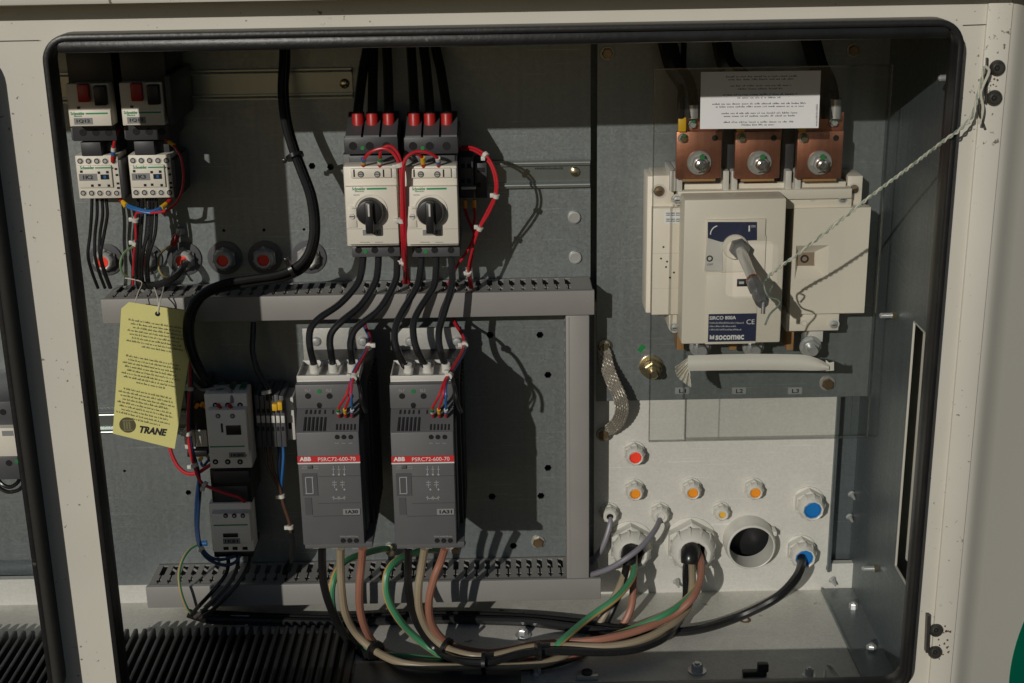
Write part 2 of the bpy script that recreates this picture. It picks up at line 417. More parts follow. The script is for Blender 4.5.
# front frame
fr = thing('cabinet_frame', 'cream painted steel front frame with speckled dirt around the rubber edged opening', 'cabinet frame', (XL, -DF, ZB-.05))
main_hole = rrect(XL, ZB, XR, ZT, .022)
left_hole = rrect(LX0+.05, ZB, LXR, ZT+.001, .030)
plate('front_sheet', [(LX0-.2, ZB-.22), (XS, ZB-.22), (XS, FZT+.09), (LX0-.2, FZT+.09)], [main_hole, left_hole], DF, .003, cream, fr)
def sweep(loop, prof, b):              # prof: list of (inward offset, depth)
    n = len(loop); vs = []; fs = []; m = len(prof)
    for i in range(n):
        a = Vector((*loop[i-1], 0)); c = Vector((*loop[(i+1) % n], 0)); t = (c-a).normalized(); nn = Vector((-t.y, t.x, 0))
        for off, dd in prof: vs.append((loop[i][0]+nn.x*off, -dd, loop[i][1]+nn.y*off))
    for i in range(n):
        j = (i+1) % n
        for k in range(m):
            q = (k+1) % m; fs.append([i*m+k, j*m+k, j*m+q, i*m+q])
    return b.raw(vs, fs)
def dense(loop, step=.02):
    out = []
    for i in range(len(loop)):
        a, c = loop[i], loop[(i+1) % len(loop)]; L = math.hypot(c[0]-a[0], c[1]-a[1]); k = max(1, int(L/step))
        for j in range(k): out.append((a[0]+(c[0]-a[0])*j/k, a[1]+(c[1]-a[1])*j/k))
    return out
def gasket(loop, f, bk, w=.0055):                           # tall rubber fin clipped on the sheet edge
    pr = [(-.0012, DF+.001), (-.0009, f-.004), (-.0002, f-.001), (w*.4, f), (w*.8, f-.0008), (w, f-.004), (w*.72, f-.010), (w*.95, f-.014), (w, bk+.002), (w*.8, bk), (-.0008, bk), (-.0012, DF-.004)]
    b = B(rubber); sweep(dense(loop), pr, b); return b.obj('rubber_edge_seal', fr, sharp=50)
gasket(main_hole, .324, .297)
b = B(rubber); b.box(XL+.012, XR-.012, .297, .3222, ZT-.0150, ZT-.0045, .003); b.obj('rubber_top_lip', fr)
gasket(left_hole, .337, .284)
# bright bottom lip just inside the seal
def seam(px0, py0, px1, py1):
    a, c = P(px0, py0, DF), P(px1, py1, DF); b = B(iron)
    dx, dz = c.x-a.x, c.z-a.z; L = math.hypot(dx, dz); nx, nz = -dz/L*.00025, dx/L*.00025
    b.raw([(a.x-nx, -DF-.0018, a.z-nz), (c.x-nx, -DF-.0018, c.z-nz), (c.x+nx, -DF-.0018, c.z+nz), (a.x+nx, -DF-.0018, a.z+nz)], [[0, 1, 2, 3]]); b.obj('weld_seam', fr)
seam(-10, 41, 40, 40); seam(962, 25, 990, 24)
xm = P(950, 445, DF+.003).x
b = B(cream); b.box(xm, XS+.0005, DF-.001, DF+.0032, ZB-.2, ZT+.012, .001); b.obj('frame_upright', fr)
def hinge(py0, py1, pxs):
    for (px, py) in pxs:
        k = B(iron); k.lathe(P(px, py, DF+.003), [(.0072, 0), (.0068, .002), (.0050, .0042), (.0044, .0046)], 20); k.use(hole_m); k.lathe(P(px, py, DF+.0072), [(.0026, 0), (.0026, .0006)], 6); k.use(iron); k.lathe(P(px, py, DF+.0076), [(.0012, 0), (.0012, .0006)], 8); k.obj('hinge_bolt', fr)
hinge(60, 105, ((997, 68), (994, 98))); hinge(620, 660, ((936, 630), (935, 652)))
for (a, b0, c, e2) in ((986, 58, 987.5, 104), (926.5, 616, 929.5, 653)):
    k = B(iron); k.pprism([(a-.5, e2), (c-.5, e2), (c+1.0, b0), (a+1.0, b0)], DF, DF+.007); k.obj('hinge_leaf', fr)
rg = random.Random(3)                                       # rust and dirt specks round the hinge
for cx_, cy_, n_ in ((943, 641, 22), (996, 84, 12), (975, 84, 4)):
    for i in range(n_):
        x, y = rg.gauss(cx_, 4), rg.gauss(cy_, 11); s = rg.uniform(.4, 1.3)
        k = B(rust) if i == 0 else k
        k.raw([(lambda q: (q.x, q.y, q.z))(P(x+s*math.cos(t)*rg.uniform(.6, 1.2), y+s*math.sin(t)*rg.uniform(.6, 1.3), DF+.0037)) for t in [j*math.pi/3.5 for j in range(7)]][::-1], [list(range(7))])
    k.obj('rust_specks', fr)
# canopy above the frame: its shadow is the dark band under the top edge
b = B(cream); z0 = P(500, -2, DF+.042).z
b.box(LX0-.2, XS+.25, DF-.02, DF+.042, z0, z0+.09, .003)
tagp(b.obj('canopy_rail'), 'cream sheet steel rail running along the very top edge above the frame', 'rail')
k = B(iron)
# neighbouring panel on the right with the round green emblem
ang = math.radians(26); dr = thing('side_panel', 'smooth cream panel right of the hinges with a round green emblem', 'panel', (XS, -DF, ZB-.1))
def on(a, z, off=0): return (XS+a*math.cos(ang)-off*-math.sin(ang), -(DF-.002)+a*math.sin(ang)-off*math.cos(ang), z)
b = B(cream2); z0, z1 = ZB-.2, FZT+.02
prof = [(0, -.012), (.0, 0.0015), (.003, .0028), (.007, .0030), (.012, .0022), (.018, .0005), (.026, -.0015), (.036, -.003), (.35, -.003), (.35, -.012)]
vs = [on(a, z0, o) for a, o in prof]+[on(a, z1, o) for a, o in prof]; n = len(prof)
b.raw(vs, [[i, (i+1) % n, (i+1) % n+n, i+n] for i in range(n)]+[list(range(n-1, -1, -1)), list(range(n, 2*n))]); b.obj('panel_skin', dr, sharp=60)
def hitpanel(px, py):
    r = ray(px, py); p0 = Vector(on(0, 0, -.003)); nn = Vector((math.sin(ang), -math.cos(ang), 0))
    t = (p0-C).dot(nn)/r.dot(nn); q = C+r*t; return q
q = hitpanel(1113, 640); r = (q-hitpanel(1017, 640)).length
ax = Vector((-math.sin(ang)*-1, -math.cos(ang), 0))
b = B(logo_green); b.lathe(q, [(r, 0), (r, .0006)], 96, ax); b.obj('round_emblem', dr)
# ------------------------------------------------------------------ mounting plates
GPL = [(312, 166, 3.6), (330.5, 167, 3.6), (490, 335, 3.8), (540, 335, 3.8), (548, 375, 3.8), (548, 468, 3.8), (492, 496.6, 3.8), (541, 496, 3.8), (513.5, 546, 3.8),
       (188.4, 492.6, 3), (124.6, 471, 1.6), (223.8, 230.5, 1.7), (264, 230, 1.8), (304, 229.5, 1.6)]
holes = [ngon(x, y, 0, r, 6) for x, y, r in GPL]
mp = thing('mounting_plate', 'large grey zinc mounting plate with hexagonal holes behind the breakers and soft starters', 'mounting plate', P(330, 585, 0))
x1 = P(590.5, 200, 0).x; x0 = P(30, 300, 0).x-.0
zt = ZT+.035; zb = P(400, 580, 0).z
plate('plate_sheet', [(XL-.11, zb), (x1, zb), (x1, zt), (XL-.11, zt)], holes, 0, .003, zinc, mp)
b = B(zinc); b.box(x1-.0025, x1, -.018, -.0035, zb, zt); b.obj('edge_flange', mp)
for x, y in ((574, 217), (575, 257)):
    b = B(steel); q = P(x, y, 0); b.lathe(q, [(.0072, 0), (.0072, .0022), (.0068, .0036), (.0052, .0038), (.0048, .0030)], 28); b.obj('bolt', mp)
for x, y, r, m in ((538, 541.5, 5.5, bronze), (182, 231, 3, steel), (455, 549.5, 4, bronze)):
    b = B(m); b.hexbolt(x, y, 0, r, 1.25, .006); b.obj('bolt', mp)
# light strip under the plates (base of the back)
wl = thing('gland_plate', 'pale galvanised plate carrying the rows of cable glands at lower right', 'gland plate', P(720, 592, 0))
xw0 = P(594, 450, 0).x; xw1 = (P(836.5, 400, 0).x+P(828, 560, 0).x)/2
c = P(748, 541, 0); hr = 22*mpp(748, 541, 0)
plate('plate_sheet', [(xw0, P(700, 568, 0).z), (xw1, P(700, 568, 0).z), (xw1, P(700, 300, 0).z), (xw0, P(700, 300, 0).z)],
      [[(c.x+hr*math.cos(t*math.pi/16), c.z+hr*math.sin(t*math.pi/16)) for t in range(32)]], 0, .0025, galv, wl)
b = B(zinc_dark); b.box(xw1-.0005, xw1+.0028, -.02, .006, P(830, 570, 0).z, P(700, 300, 0).z); b.obj('edge_flange', wl)
b = B(galv); b.box(LX0, P(869, 580, 0).x, -.012, -.003, ZF, P(700, 567.4, 0).z); tagp(b.obj('base_strip'), 'pale galvanised kick strip along the foot of the back under the plates', 'strip')
b = B(blk); b.box(c.x-.03, c.x+.03, -.0218, -.0205, c.z-.03, c.z+.03); b.obj('hole_dark_sheet', wl)  # black sheet added behind the hole to keep it dark
sp = thing('switch_plate', 'grey zinc plate behind the big ivory isolator switch with bolts at its corners', 'mounting plate', P(740, 398, .008))
x0 = P(597, 200, .008).x; xs1 = (P(898, 200, .008).x+P(884, 380, .008).x)/2; zb2 = P(740, 398.5, .008).z
plate('plate_sheet', [(x0, zb2), (xs1, zb2), (xs1, zt), (x0, zt)], [], .008, .003, zinc, sp)
b = B(zinc); b.box(xs1-.0025, xs1, -.018, .0045, zb2, zt); b.box(xs1-.012, xs1-.0005, .008, .011, zb2, zt, .001); b.obj('edge_flange', sp)
for x, y, r, m in ((607, 53, 5.5, bronze), (853, 50, 5.5, bronze), (827, 383, 6, bronze)):
    b = B(m); b.hexbolt(x, y, .008, r, 1.3, .007); b.obj('bolt', sp)
b = B(brass); o = P(651, 366, .008); r = 1.0*mpp(651, 366, 0)
b.lathe(o, [(12*r, 0), (12*r, .002), (11*r, .0025)], 24); b.lathe(o, [(8.2*r, .002), (8.2*r, .012), (7.4*r, .0135)], 6, rot=.2)
b.lathe(o, [(9.5*r, .0135), (9.5*r, .0155)], 20); b.lathe(o, [(8*r, .0155), (8*r, .021), (7.2*r, .0225)], 6, rot=.6); b.lathe(o, [(4*r, .02), (4*r, .032), (3.2*r, .033)], 14); b.obj('earth_stud', sp)
lw = P(600, 450, -.004)
b = B(zinc); b.box(P(590.5, 450, 0).x-.004, xw0+.003, -.006, -.0045, ZF, P(600, 300, 0).z); tagp(b.obj('filler_strip'), 'narrow grey zinc strip in the gap between the two mounting plates', 'strip')
b = B(green_dot); b.raw([P(637, 350, .0082), P(642, 344, .0082), P(646, 347, .0082), P(641, 353, .0082)][::-1], [[0, 1, 2, 3]]); b.obj('paint_mark', sp)
zlab = M('clear_tape_label', (.27, .28, .275), .35)
for t_, x in (('L1', 682), ('L2', 739), ('L3', 795)): 
    k = B(zlab); k.fbox(x-7, 387.5, x+7, 394, .008, .0083, 0); k.obj('terminal_label', sp)
    text(sp, t_, (x-3, 389, x+4, 393), .0083, ink, .02)
# ------------------------------------------------------------------ DIN rails
rail_glint = M('rail_glint_steel', (.45, .48, .46), .34, .6, var=.1, scale=60)
def din(label, px0, py0, px1, py1, screws):
    xm, ym = (px0+px1)/2, (py0+py1)/2
    x0, x1 = P(px0, ym, .0075).x, P(px1, ym, .0075).x; z1, z0 = P(xm, py0, .0075).z, P(xm, py1, .0075).z
    t = thing('din_rail', label, 'rail', P(xm, py1, 0), 'steel mounting rails')
    L = .006; e = .0012
    b = B(rail_m)
    b.side(x0, x1, [(.0075, z1), (.0075, z1-L), (.0012+e, z1-L), (.0012+e, z0+L), (.0075, z0+L), (.0075, z0), (.0075-e, z0), (.0075-e, z0+L-e), (.0012, z0+L-e), (.0012, z1-L+e), (.0075-e, z1-L+e), (.0075-e, z1)])
    b.obj('rail_profile', t)
    k = B(rail_glint)
    for zz in (z0+L*.5, z1-L*.5): k.tube([Vector((x0, -.0078, zz)), Vector(((x0+x1)/2, -.0078, zz)), Vector((x1, -.0078, zz))], .0011, 8, 2)  # paler tube added along each lip as its line of reflected sky
    k.obj('lip_glint', t)
    for x, y in screws:
        k = B(brass); o = P(x, y, .0024); r = 5*mpp(x, y, 0)
        k.lathe(o, [(r, 0), (r, .0012), (r*.85, .0035), (r*.4, .0045)], 18); k.obj('rail_screw', t)
    return t
din('long dim steel rail at the top left, one brass screw near its right end', 58, 70.5, 352, 101, ((344.5, 83.5),))
rt = din('short steel rail right of the rotary breakers with a bright brass screw', 486, 160.5, 590, 188, ((575, 171.5),))
din('steel rail crossing low behind the yellow tag and the contactor', 66, 411, 300, 433, ())
b = B(ink); print_lines(b, [(535, 165.5), (563, 165.5), (563, 170), (535, 170)], [(.5, 0, 1, .8)], .0028, 3); b.obj('stamped_marking', rt)
# ------------------------------------------------------------------ slotted cable ducts
def hduct(label, px0, px1, pyt, pyb, d1=.062, slots=True):
    xm = (px0+px1)/2; ym = (pyt+pyb)/2
    x0, x1 = P(px0, ym, d1).x, P(px1, ym, d1).x; z1, z0 = P(xm, pyt, d1).z, P(xm, pyb, d1).z
    t = thing('cable_duct', label, 'cable duct', Vector(((x0+x1)/2, 0, z0)), 'grey slotted cable ducts')
    b = B(duct_m); b.box(x0, x1, d1-.007, d1, z0, z1, .0012)
    b.obj('duct_cover', t)
    b = B(duct_m); zt = z1-.0012; xe = x1-.022; p = .0125
    rows = [(.001, .006, 0), (.006, .030, 1), (.030, .036, 2), (.036, .041, 3), (.041, .047, 4), (.047, .051, 3), (.051, d1-.0075, 0)]
    x = x0+.002
    def q(xa, xb, da, db): b.box(xa, xb, da, db, zt-.0015, zt)
    while x+p < xe:
        q(x, x+.0062, .001, d1-.0075)
        a, c = x+.0062, x+p
        for da, db, k in rows:
            if k == 0: q(a, c, da, db)
            elif k == 2: q(a, a+.0022, da, db); q(c-.0022, c, da, db)
            elif k == 3: q(a, a+.0022, da, db); q(c-.0022, c, da, db)
            elif k == 4: q(a, a+.0006, da, db); q(c-.0006, c, da, db)
        x += p
    q(x, x1-.002, .001, d1-.0075)
    b.box(x0+.001, x1-.001, .0005, .002, z0+.0015, z1-.0012)
    b.box(x0+.001, x1-.001, .002, d1-.0075, z0+.0005, z0+.002)
    b.box(x0+.001, x0+.0025, .002, d1-.0075, z0+.002, zt-.0015); b.box(x1-.0025, x1-.001, .002, d1-.0075, z0+.002, zt-.0015)
    b.obj('slotted_body', t); return t, x0, x1, z0, z1
t, ux0, ux1, uz0, uz1 = hduct('upper horizontal grey slotted duct crossing below the red glands', 101, 594.5, 295, 319.5)
t, lx0, lx1, lz0, lz1 = hduct('lower horizontal grey slotted duct under the soft starters', 146, 601, 583, 604)
x0, x1 = (P(567.5, 318, .062).x+P(565, 580, .062).x)/2, (P(590.5, 318, .062).x+P(588, 580, .062).x)/2
t = thing('cable_duct', 'vertical grey duct joining the upper and lower ducts', 'cable duct', Vector(((x0+x1)/2, 0, lz1)), 'grey slotted cable ducts')
b = B(duct_m); b.box(x0, x1, .055, .0618, lz1+.0004, uz0-.0004, .0012); b.box(x0+.003, x0+.004, .054, .0622, lz1+.002, uz0-.002); b.obj('duct_cover', t)
b = B(duct_m); b.box(x0+.001, x1-.001, .0005, .002, lz1+.001, uz0-.001)
z = lz1+.004
while z < uz0-.012:
    b.box(x0+.001, x0+.0024, .002, .0545, z, z+.0065); b.box(x1-.0024, x1-.001, .002, .0545, z, z+.0065); z += .0125
b.obj('slotted_body', t)
# wiring lying in the upper duct, seen through its slots
zz = uz0+.016
for i, (m, nm, dd) in enumerate(((wred, 'red', .012), (wblu, 'blue', .020), (wwht, 'white', .027), (wblk, 'black', .034))):
    pp = [Vector((ux0+.02+(ux1-ux0-.10)*k/14, -(dd+rnd.uniform(-.003, .003)), zz+rnd.uniform(-.005, .002))) for k in range(15)]
    b = B(m); b.tube(pp, .0022, 8, 3); tagp(b.obj('control_wire'), '%s wire lying inside the upper duct, glimpsed through its slots' % nm, 'wire')
# ------------------------------------------------------------------ devices
def gv2(dx, dy, code, label):
    t = thing('motor_breaker', label, 'circuit breaker', P(90+dx, 140+dy, 0), 'push button motor breakers')
    X = lambda x, y=0: x+dx
    b = B(dk); b.fbox(67+dx, 52+dy, 112+dx, 84+dy, .008, .085); b.fbox(70+dx, 84+dy, 114+dx, 141+dy, .0085, .078); b.obj('housing', t)
    b = B(wh); b.fbox(67.5+dx, 83.5+dy, 110.5+dx, 126.5+dy, .079, .10, .001); b.obj('front_cover', t)
    b = B(wh); b.fbox(70+dx, 110+dy, 111+dx, 126+dy, .10, .1015, .0005); b.obj('rating_flap', t)
    b = B(redp); b.fbox(77+dx, 84.5+dy, 88.5+dx, 102.5+dy, .099, .1065, .0012); b.obj('stop_button', t)
    b = B(blk); b.fbox(93.5+dx, 86+dy, 105.5+dx, 106+dy, .099, .108, .0012); b.fbox(77+dx, 106.5+dy, 80+dx, 109+dy, .1, .1005, 0); b.obj('start_button', t)
    b = B(green_p); b.fbox(85.5+dx, 112.7+dy, 107.5+dx, 114.2+dy, .101, .1019, 0); b.obj('green_line', t)
    text(t, 'Schneider', (70.5+dx, 111.8+dy, 84.5+dx, 115+dy), .1015, green_p, .02)
    text(t, 'Electric', (74+dx, 115.2+dy, 82+dx, 117+dy), .1015, green_p, .01)
    b = B(grey_lab); b.fbox(74+dx, 118+dy, 92.5+dx, 124.5+dy, .101, .1019, 0); b.obj('name_plate', t)
    text(t, code, (76.5+dx, 119.4+dy, 90+dx, 123.2+dy), .1019, ink, .03)
    for i in range(3):
        b = B(hole_m); b.disc(83+i*12.8+dx, 132.5+dy, .078, 3.6); b.obj('terminal_hole', t)
    b = B(dk2); b.fbox(71+dx, 127.5+dy, 114+dx, 140+dy, .07, .0778); b.obj('terminal_shroud', t)
    if dx:
        b = B(dk); b.fbox(112.5+dx, 76+dy, 119+dx, 126+dy, .008, .104, .002); b.obj('side_auxiliary', t)  # side block, deepened so its shadow on the plate reaches further
    b = B(dk); b.fbox(81+dx, 142+dy, 101+dx, 156+dy, .01, .07); b.fbox(101.5+dx, 141.5+dy, 116+dx, 155+dy, .01, .055); b.obj('link_block', t)
gv2(0, 0, '1Q12', 'left push button motor breaker with label 1Q12 and red and black buttons')
gv2(53.2, -1, '1Q13', 'right push button motor breaker with label 1Q13, its white face half in shade')
def lc1k(dx, dy, code, label):
    t = thing('mini_contactor', label, 'contactor', P(98+dx, 199+dy, 0), 'small ivory contactors')
    b = B(wh); b.fbox(77+dx, 155.3+dy, 119.5+dx, 198.5+dy, .03, .068, .001); b.use(dk); b.fbox(78+dx, 157+dy, 119+dx, 198+dy, .008, .030); b.fbox(119.8+dx, 160+dy, 123.5+dx, 199+dy, .008, .072); b.obj('housing', t)  # dark block at the right side, deepened to widen the cast shadow
    b = B(wh); b.fbox(77.5+dx, 165.5+dy, 112+dx, 188+dy, .067, .0705, .001); b.obj('front_cover', t)
    for i in range(5):
        for y, x0 in ((161, 80.2), (193, 83.4)):
            x = x0+i*8.35+dx
            k = B(whg); r = mpp(x, y, .07); k.lathe(P(x, y+dy, .068), [(3.2*r, -.001), (3.2*r, .0006)], 16); k.use(hole_m); k.lathe(P(x, y+dy, .068), [(2.6*r, -.001), (2.6*r, .0009)], 16)
            k.use(steel); k.lathe(P(x, y+dy, .068), [(1.7*r, -.001), (1.7*r, .0011)], 12); k.obj('terminal_screw', t)
    b = B(green_p); b.fbox(95+dx, 167.2+dy, 113+dx-1.5, 168.4+dy, .0704, .0709, 0); b.obj('green_line', t)
    text(t, 'Schneider', (80+dx, 166+dy, 94+dx, 169.3+dy), .0705, green_p, .02)
    b = B(grey_lab); b.fbox(79+dx, 173.8+dy, 97+dx, 180.8+dy, .07, .0709, 0); b.obj('name_plate', t)
    text(t, code, (83+dx, 175.3+dy, 93+dx, 179.3+dy), .0709, ink, .03)
    b = B(hole_m); b.fbox(100.5+dx, 174.5+dy, 109+dx, 179.5+dy, .07, .0708, 0)
    for x, y in ((80, 170.5), (97.5, 171.5), (106, 171), (91, 184.5), (98, 184), (107.5, 184.5)): b.fbox(x+dx, y+dy, x+2.6+dx, y+2.4+dy, .07, .0708, 0)
    for x, y in ((114.5, 168), (115.5, 174), (116.5, 182.5), (117, 187)): b.fbox(x+dx, y+dy, x+2.6+dx, y+2+dy, .067, .0685, 0)
    b.use(wblu); b.fbox(103.5+dx, 175.5+dy, 106+dx, 178.5+dy, .0705, .0712, 0); b.obj('indicator_window', t)
lc1k(0, 0, '1K2', 'left small ivory contactor with label 1K2, fully sunlit')
lc1k(52.8, -.5, '1K3', 'right small ivory contactor with label 1K3 beside a red wire loop')
def gv3(dx, code, label):
    D = .125
    t = thing('rotary_breaker', label, 'circuit breaker', P(371+dx, 257, 0), 'rotary motor breakers')
    b = B(dk); b.fbox(344+dx, 137, 398+dx, 154, .008, .105, .001); b.fbox(345+dx, 154, 398+dx, 246, .0085, .092); b.obj('housing', t)
    a, c = P(344+dx, 137, .105), P(398+dx, 137, .105); zt = a.z; zz = zt+.018
    b = B(dk2)
    w = (c.x-a.x)/3
    for i in range(3):
        b.side(a.x+w*i+.0012, a.x+w*(i+1)-.0012, [(.105, zt-.002), (.104, zt+.001), (.06, zz), (.055, zz), (.055, zt-.002)])
    b.obj('terminal_shroud', t)
    b = B(dk2); b.fbox(352+dx, 246, 400+dx, 257, .02, .100, .001); b.obj('lower_terminal_block', t)
    b = B(wh); b.fbox(345+dx, 166, 398+dx, 246, .09, .118, .0015); b.obj('front_cover', t)
    b = B(wh); b.fbox(346+dx, 186.5, 398+dx, 244.5, .1175, D, .0012); b.obj('raised_cover', t)
    b = B(wh); b.fbox(350.5+dx, 168.5, 391+dx, 178, .1175, .121, .0008); b.use(whg); b.fbox(392+dx, 168.5, 396.5+dx, 178, .1175, .1205, .0006); b.obj('terminal_bar', t)
    for x in (360.8, 377.3):
        k = B(dk2); r = mpp(x, 174, D); k.lathe(P(x+dx, 174.3, .121), [(3.2*r, -.001), (3.2*r, .0004)], 18); k.use(steel); k.lathe(P(x+dx, 174.3, .121), [(2.3*r, 0), (2.2*r, .0012)], 14)
        k.use(ink); p = P(x+dx, 174.3, .1223); k.box(p.x-2*r, p.x+2*r, .1221, .1224, p.z-.3*r, p.z+.3*r); k.obj('terminal_screw', t)
    for x in (354, 383.5): 
        k = B(hole_m); k.fbox(x+dx-.7, 169.5, x+dx+.7, 177, .1205, .1213, 0); k.obj('slot', t)
    b = B(green_p); b.fbox(366.5+dx, 187.9, 386.5+dx, 189.6, D, D+.0004, 0); b.obj('green_line', t)
    text(t, 'Schneider', (352+dx, 187.3, 365.5+dx, 190.2), D, green_p, .02); text(t, 'Electric', (355+dx, 190.4, 364+dx, 192), D, green_p, .01)
    r = mpp(371, 209, D); o = P(370.5+dx, 210.5, D)
    b = B(wh); b.lathe(o, [(17*r, -.001), (17*r, .0012), (15.6*r, .0014), (15.4*r, .0004)], 40); b.obj('knob_bezel', t)
    k = B(blk); k.lathe(o, [(13.6*r, 0), (13.4*r, .010), (12.4*r, .0125), (11*r, .013)], 40)
    q = P(370.5+dx, 210, D+.013)
    k.box(o.x-4.2*r, o.x+4.2*r, D+.005, D+.019, o.z-20*r, o.z+12.0*r, .002)
    kn = k.obj('rotary_knob', t)
    k = B(whg); k.box(o.x-.9*r, o.x+.9*r, D+.0188, D+.0194, o.z-2*r, o.z+10.5*r, .0003); k.obj('pointer_mark', kn)
    b = B(wh); b.fbox(347.5+dx, 206.5, 356.5+dx, 227.5, D, D+.0015, .0005); b.use(whg); b.lathe(P(352+dx, 216, D), [(2.8*r, 0), (2.8*r, .003)], 16)
    b.use(ink); c2 = P(352+dx, 216, D); b.box(c2.x-2.4*r, c2.x+2.4*r, D+.003, D+.0034, c2.z-.4*r, c2.z+.4*r)
    b.obj('setting_dial', t)
    b = B(grey_lab); b.fbox(362.7+dx, 229.8, 381+dx, 235.3, D, D+.0006, 0); b.obj('name_plate', t)
    text(t, code, (366+dx, 230.9, 378+dx, 234.3), D+.0006, ink, .03)
    b = B(grey_p)
    for x, w_ in ((360, 10), (375, 8)): print_lines(b, [(x+dx, 241), (x+w_+dx, 241), (x+w_+dx, 243), (x+dx, 243)], [(.5, 0, 1, .9)], D+.0003, int(x))
    for x, y, w_ in ((353, 193.5, 6), (352, 207, 5)): print_lines(b, [(x+dx, y), (x+w_+dx, y), (x+w_+dx, y+2), (x+dx, y+2)], [(.5, 0, 1, .9)], D+.0016, int(x))
    b.fbox(346+dx, 228.6, 362+dx, 229.1, D, D+.0002, 0); b.fbox(383+dx, 228.6, 397.5+dx, 229.1, D, D+.0002, 0); b.obj('small_print', t)
    for i, x in enumerate((353, 369.7, 386.5)):
        k = B(hole_m); k.disc(x+dx, 146, .105, 4.1); k.obj('terminal_hole', t)
    for i, x in enumerate((358.5, 374.7, 391)):
        k = B(hole_m); k.disc(x+dx, 250, .100, 3.4); k.obj('terminal_hole', t)
    for x, y, d in ((362.5, 148, .105), (365.6, 251.5, .100)):
        k = B(green_dot); k.disc(x+dx, y, d, 2.1, .0006, 10); k.obj('paint_dot', t)
    k = B(dk2); k.fbox(349+dx, 155, 395+dx, 165, .09, .0945, .0008); k.obj('label_ledge', t)
gv3(0, '1Q1', 'left ivory rotary breaker with black knob and label 1Q1')
gv3(60, '1Q2', 'right ivory rotary breaker with black knob and label 1Q2')
flange_m = M('pale_galvanised_flange', (.40, .395, .365), .5, .2, var=.06, spangle=.05)
def starter(dx, code, label, dyt=0):
    D = .20
    t = thing('soft_starter', label, 'soft starter', P(333+dx, 550, 0), 'grey soft starters')
    x0, x1 = P(297.5+dx, 460, D).x, P(360+dx, 460, D).x
    zt = P(330+dx, 384.5+dyt, .181).z; zb = P(330+dx, 545, D).z; zk = P(330+dx, 375.5, .170).z; xe = x1+.004
    zs = P(330+dx, 432, D).z-.0004; DU = .181
    b = B(heat); b.box(x0+.002, xe+.002, .045, .150, zb-.004, zk-.012, .001)
    for i in range(7): b.box(xe+.002, xe+.0045, .055+i*.013, .061+i*.013, zb, zk-.02)
    b.obj('heat_sink', t)
    b = B(abb_d); b.box(x0, xe-.002, .15, .178, zb+.004, zs, .001); b.box(x0+.001, x1-.001, .1, .170, zs, zk-.009, .001); b.obj('housing', t)
    # white three bay terminal tray on top
    b = B(whg); w = (x1-x0)/3
    b.box(x0, x1, .122, .170, zk-.009, zk-.005, .0006)
    for i in range(4): b.box(x0+w*i-(.0012 if i else 0), x0+w*i+(.0012 if i < 3 else 0), .1222, .1698, zk-.0055, zk, .0003)
    b.box(x0, x1, .120, .1223, zk-.0055, zk+.0005, .0006); b.box(x0+.001, x1-.001, .167, .1702, zk-.0052, zk, .0006); b.obj('terminal_tray', t)
    for i in range(1, 3):
        k = B(blk); k.box(x0+w*i-.0012, x0+w*i+.0012, .168, .1705, zt-.002, zk-.010); k.obj('divider_gap', t)
    zs = P(330+dx, 432, D).z-.0004; DU = .181
    b = B(abb_g); b.box(x0-.0005, x1+.0005, .170, DU, P(330+dx, 408.5, DU).z, zt, .0012); b.box(x0, x1, .1785, D-.0006, zb, P(330+dx, 432, D).z-.0004, .0012); b.obj('front_cover', t)
    zu = P(330+dx, 408.5, DU).z
    b = B(abb_d); b.side(x0, x1, [(.1785, zs), (.1785, zu), (DU-.0004, zu), (D-.0005, zs)]); b.obj('vent_panel', t)
    sl = lambda y: DU+(D-DU)*max(0, min(1, (y-408.5)/23.0))
    def vq(bb, pix): bb.raw([P(x, y, sl(y)+.0006) for x, y in pix], [[0, 1, 2, 3]])
    b = B(abb_g); b.box(x0+.001, xe+.004, .10, .196, zb-.006, zb+.001, .0008); b.obj('base_lip', t)
    pm = P(334+dx, 360, .05); 
    b = B(flange_m); b.box(P(303+dx, 350, .05).x, P(368+dx, 350, .05).x, .044, .048, zk-.03, P(333+dx, 328, .048).z, .0008); b.use(galv); fl = b.obj('mounting_flange', t)
    for x in (316, 363):
        k = B(steel); k.lathe(P(x+dx, 341, .048), [(.0055, 0), (.0055, .0015), (.004, .004), (.0015, .0045)], 16); k.obj('flange_screw', t)
    for x in (314, 333, 352):
        o = P(x+dx, 367.5, .144); o.z = zk-.005
        k = B(nylon); k.lathe(o, [(.0049, 0), (.0047, .009), (.0042, .0095)], 16, Vector((0, -.15, 1))); k.obj('terminal_sleeve', t)
    hs = ((308, 396, 3), (329.5, 396, 3), (350.6, 396, 2.8), (337, 437, 2.3), (343.7, 437, 2.3), (350.6, 437, 2.3), (343, 540.6, 2.4), (349.6, 540.6, 2.4), (356.2, 540.6, 2.4), (319.3, 405, 2.6))
    b = B(hole_m)
    for x, y, r in hs: b.disc(x+dx, y, sl(y), r, .0006, 16)
    b.fbox(317.5+dx, 405, 321+dx, 408.5, DU, DU+.0006, 0)
    for i in range(4): x = 306+i*4.4+dx; vq(b, [(x-1.0, 414), (x+.6, 414), (x+1.2, 409.8), (x-.3, 409.8)])
    for x in (324.8+dx, 333+dx): vq(b, [(x-.8, 414), (x+.5, 414), (x+.8, 409.8), (x-.5, 409.8)])
    for i in range(6): x = 304+i*4.0+dx; vq(b, [(x-1.1, 431), (x+.9, 431), (x+2.2, 417), (x+.4, 417)])
    for i in range(6): x = 336.5+i*3.6+dx; vq(b, [(x-.8, 430), (x+.6, 430), (x+1.0, 424), (x-.4, 424)])
    b.obj('vent_openings', t)
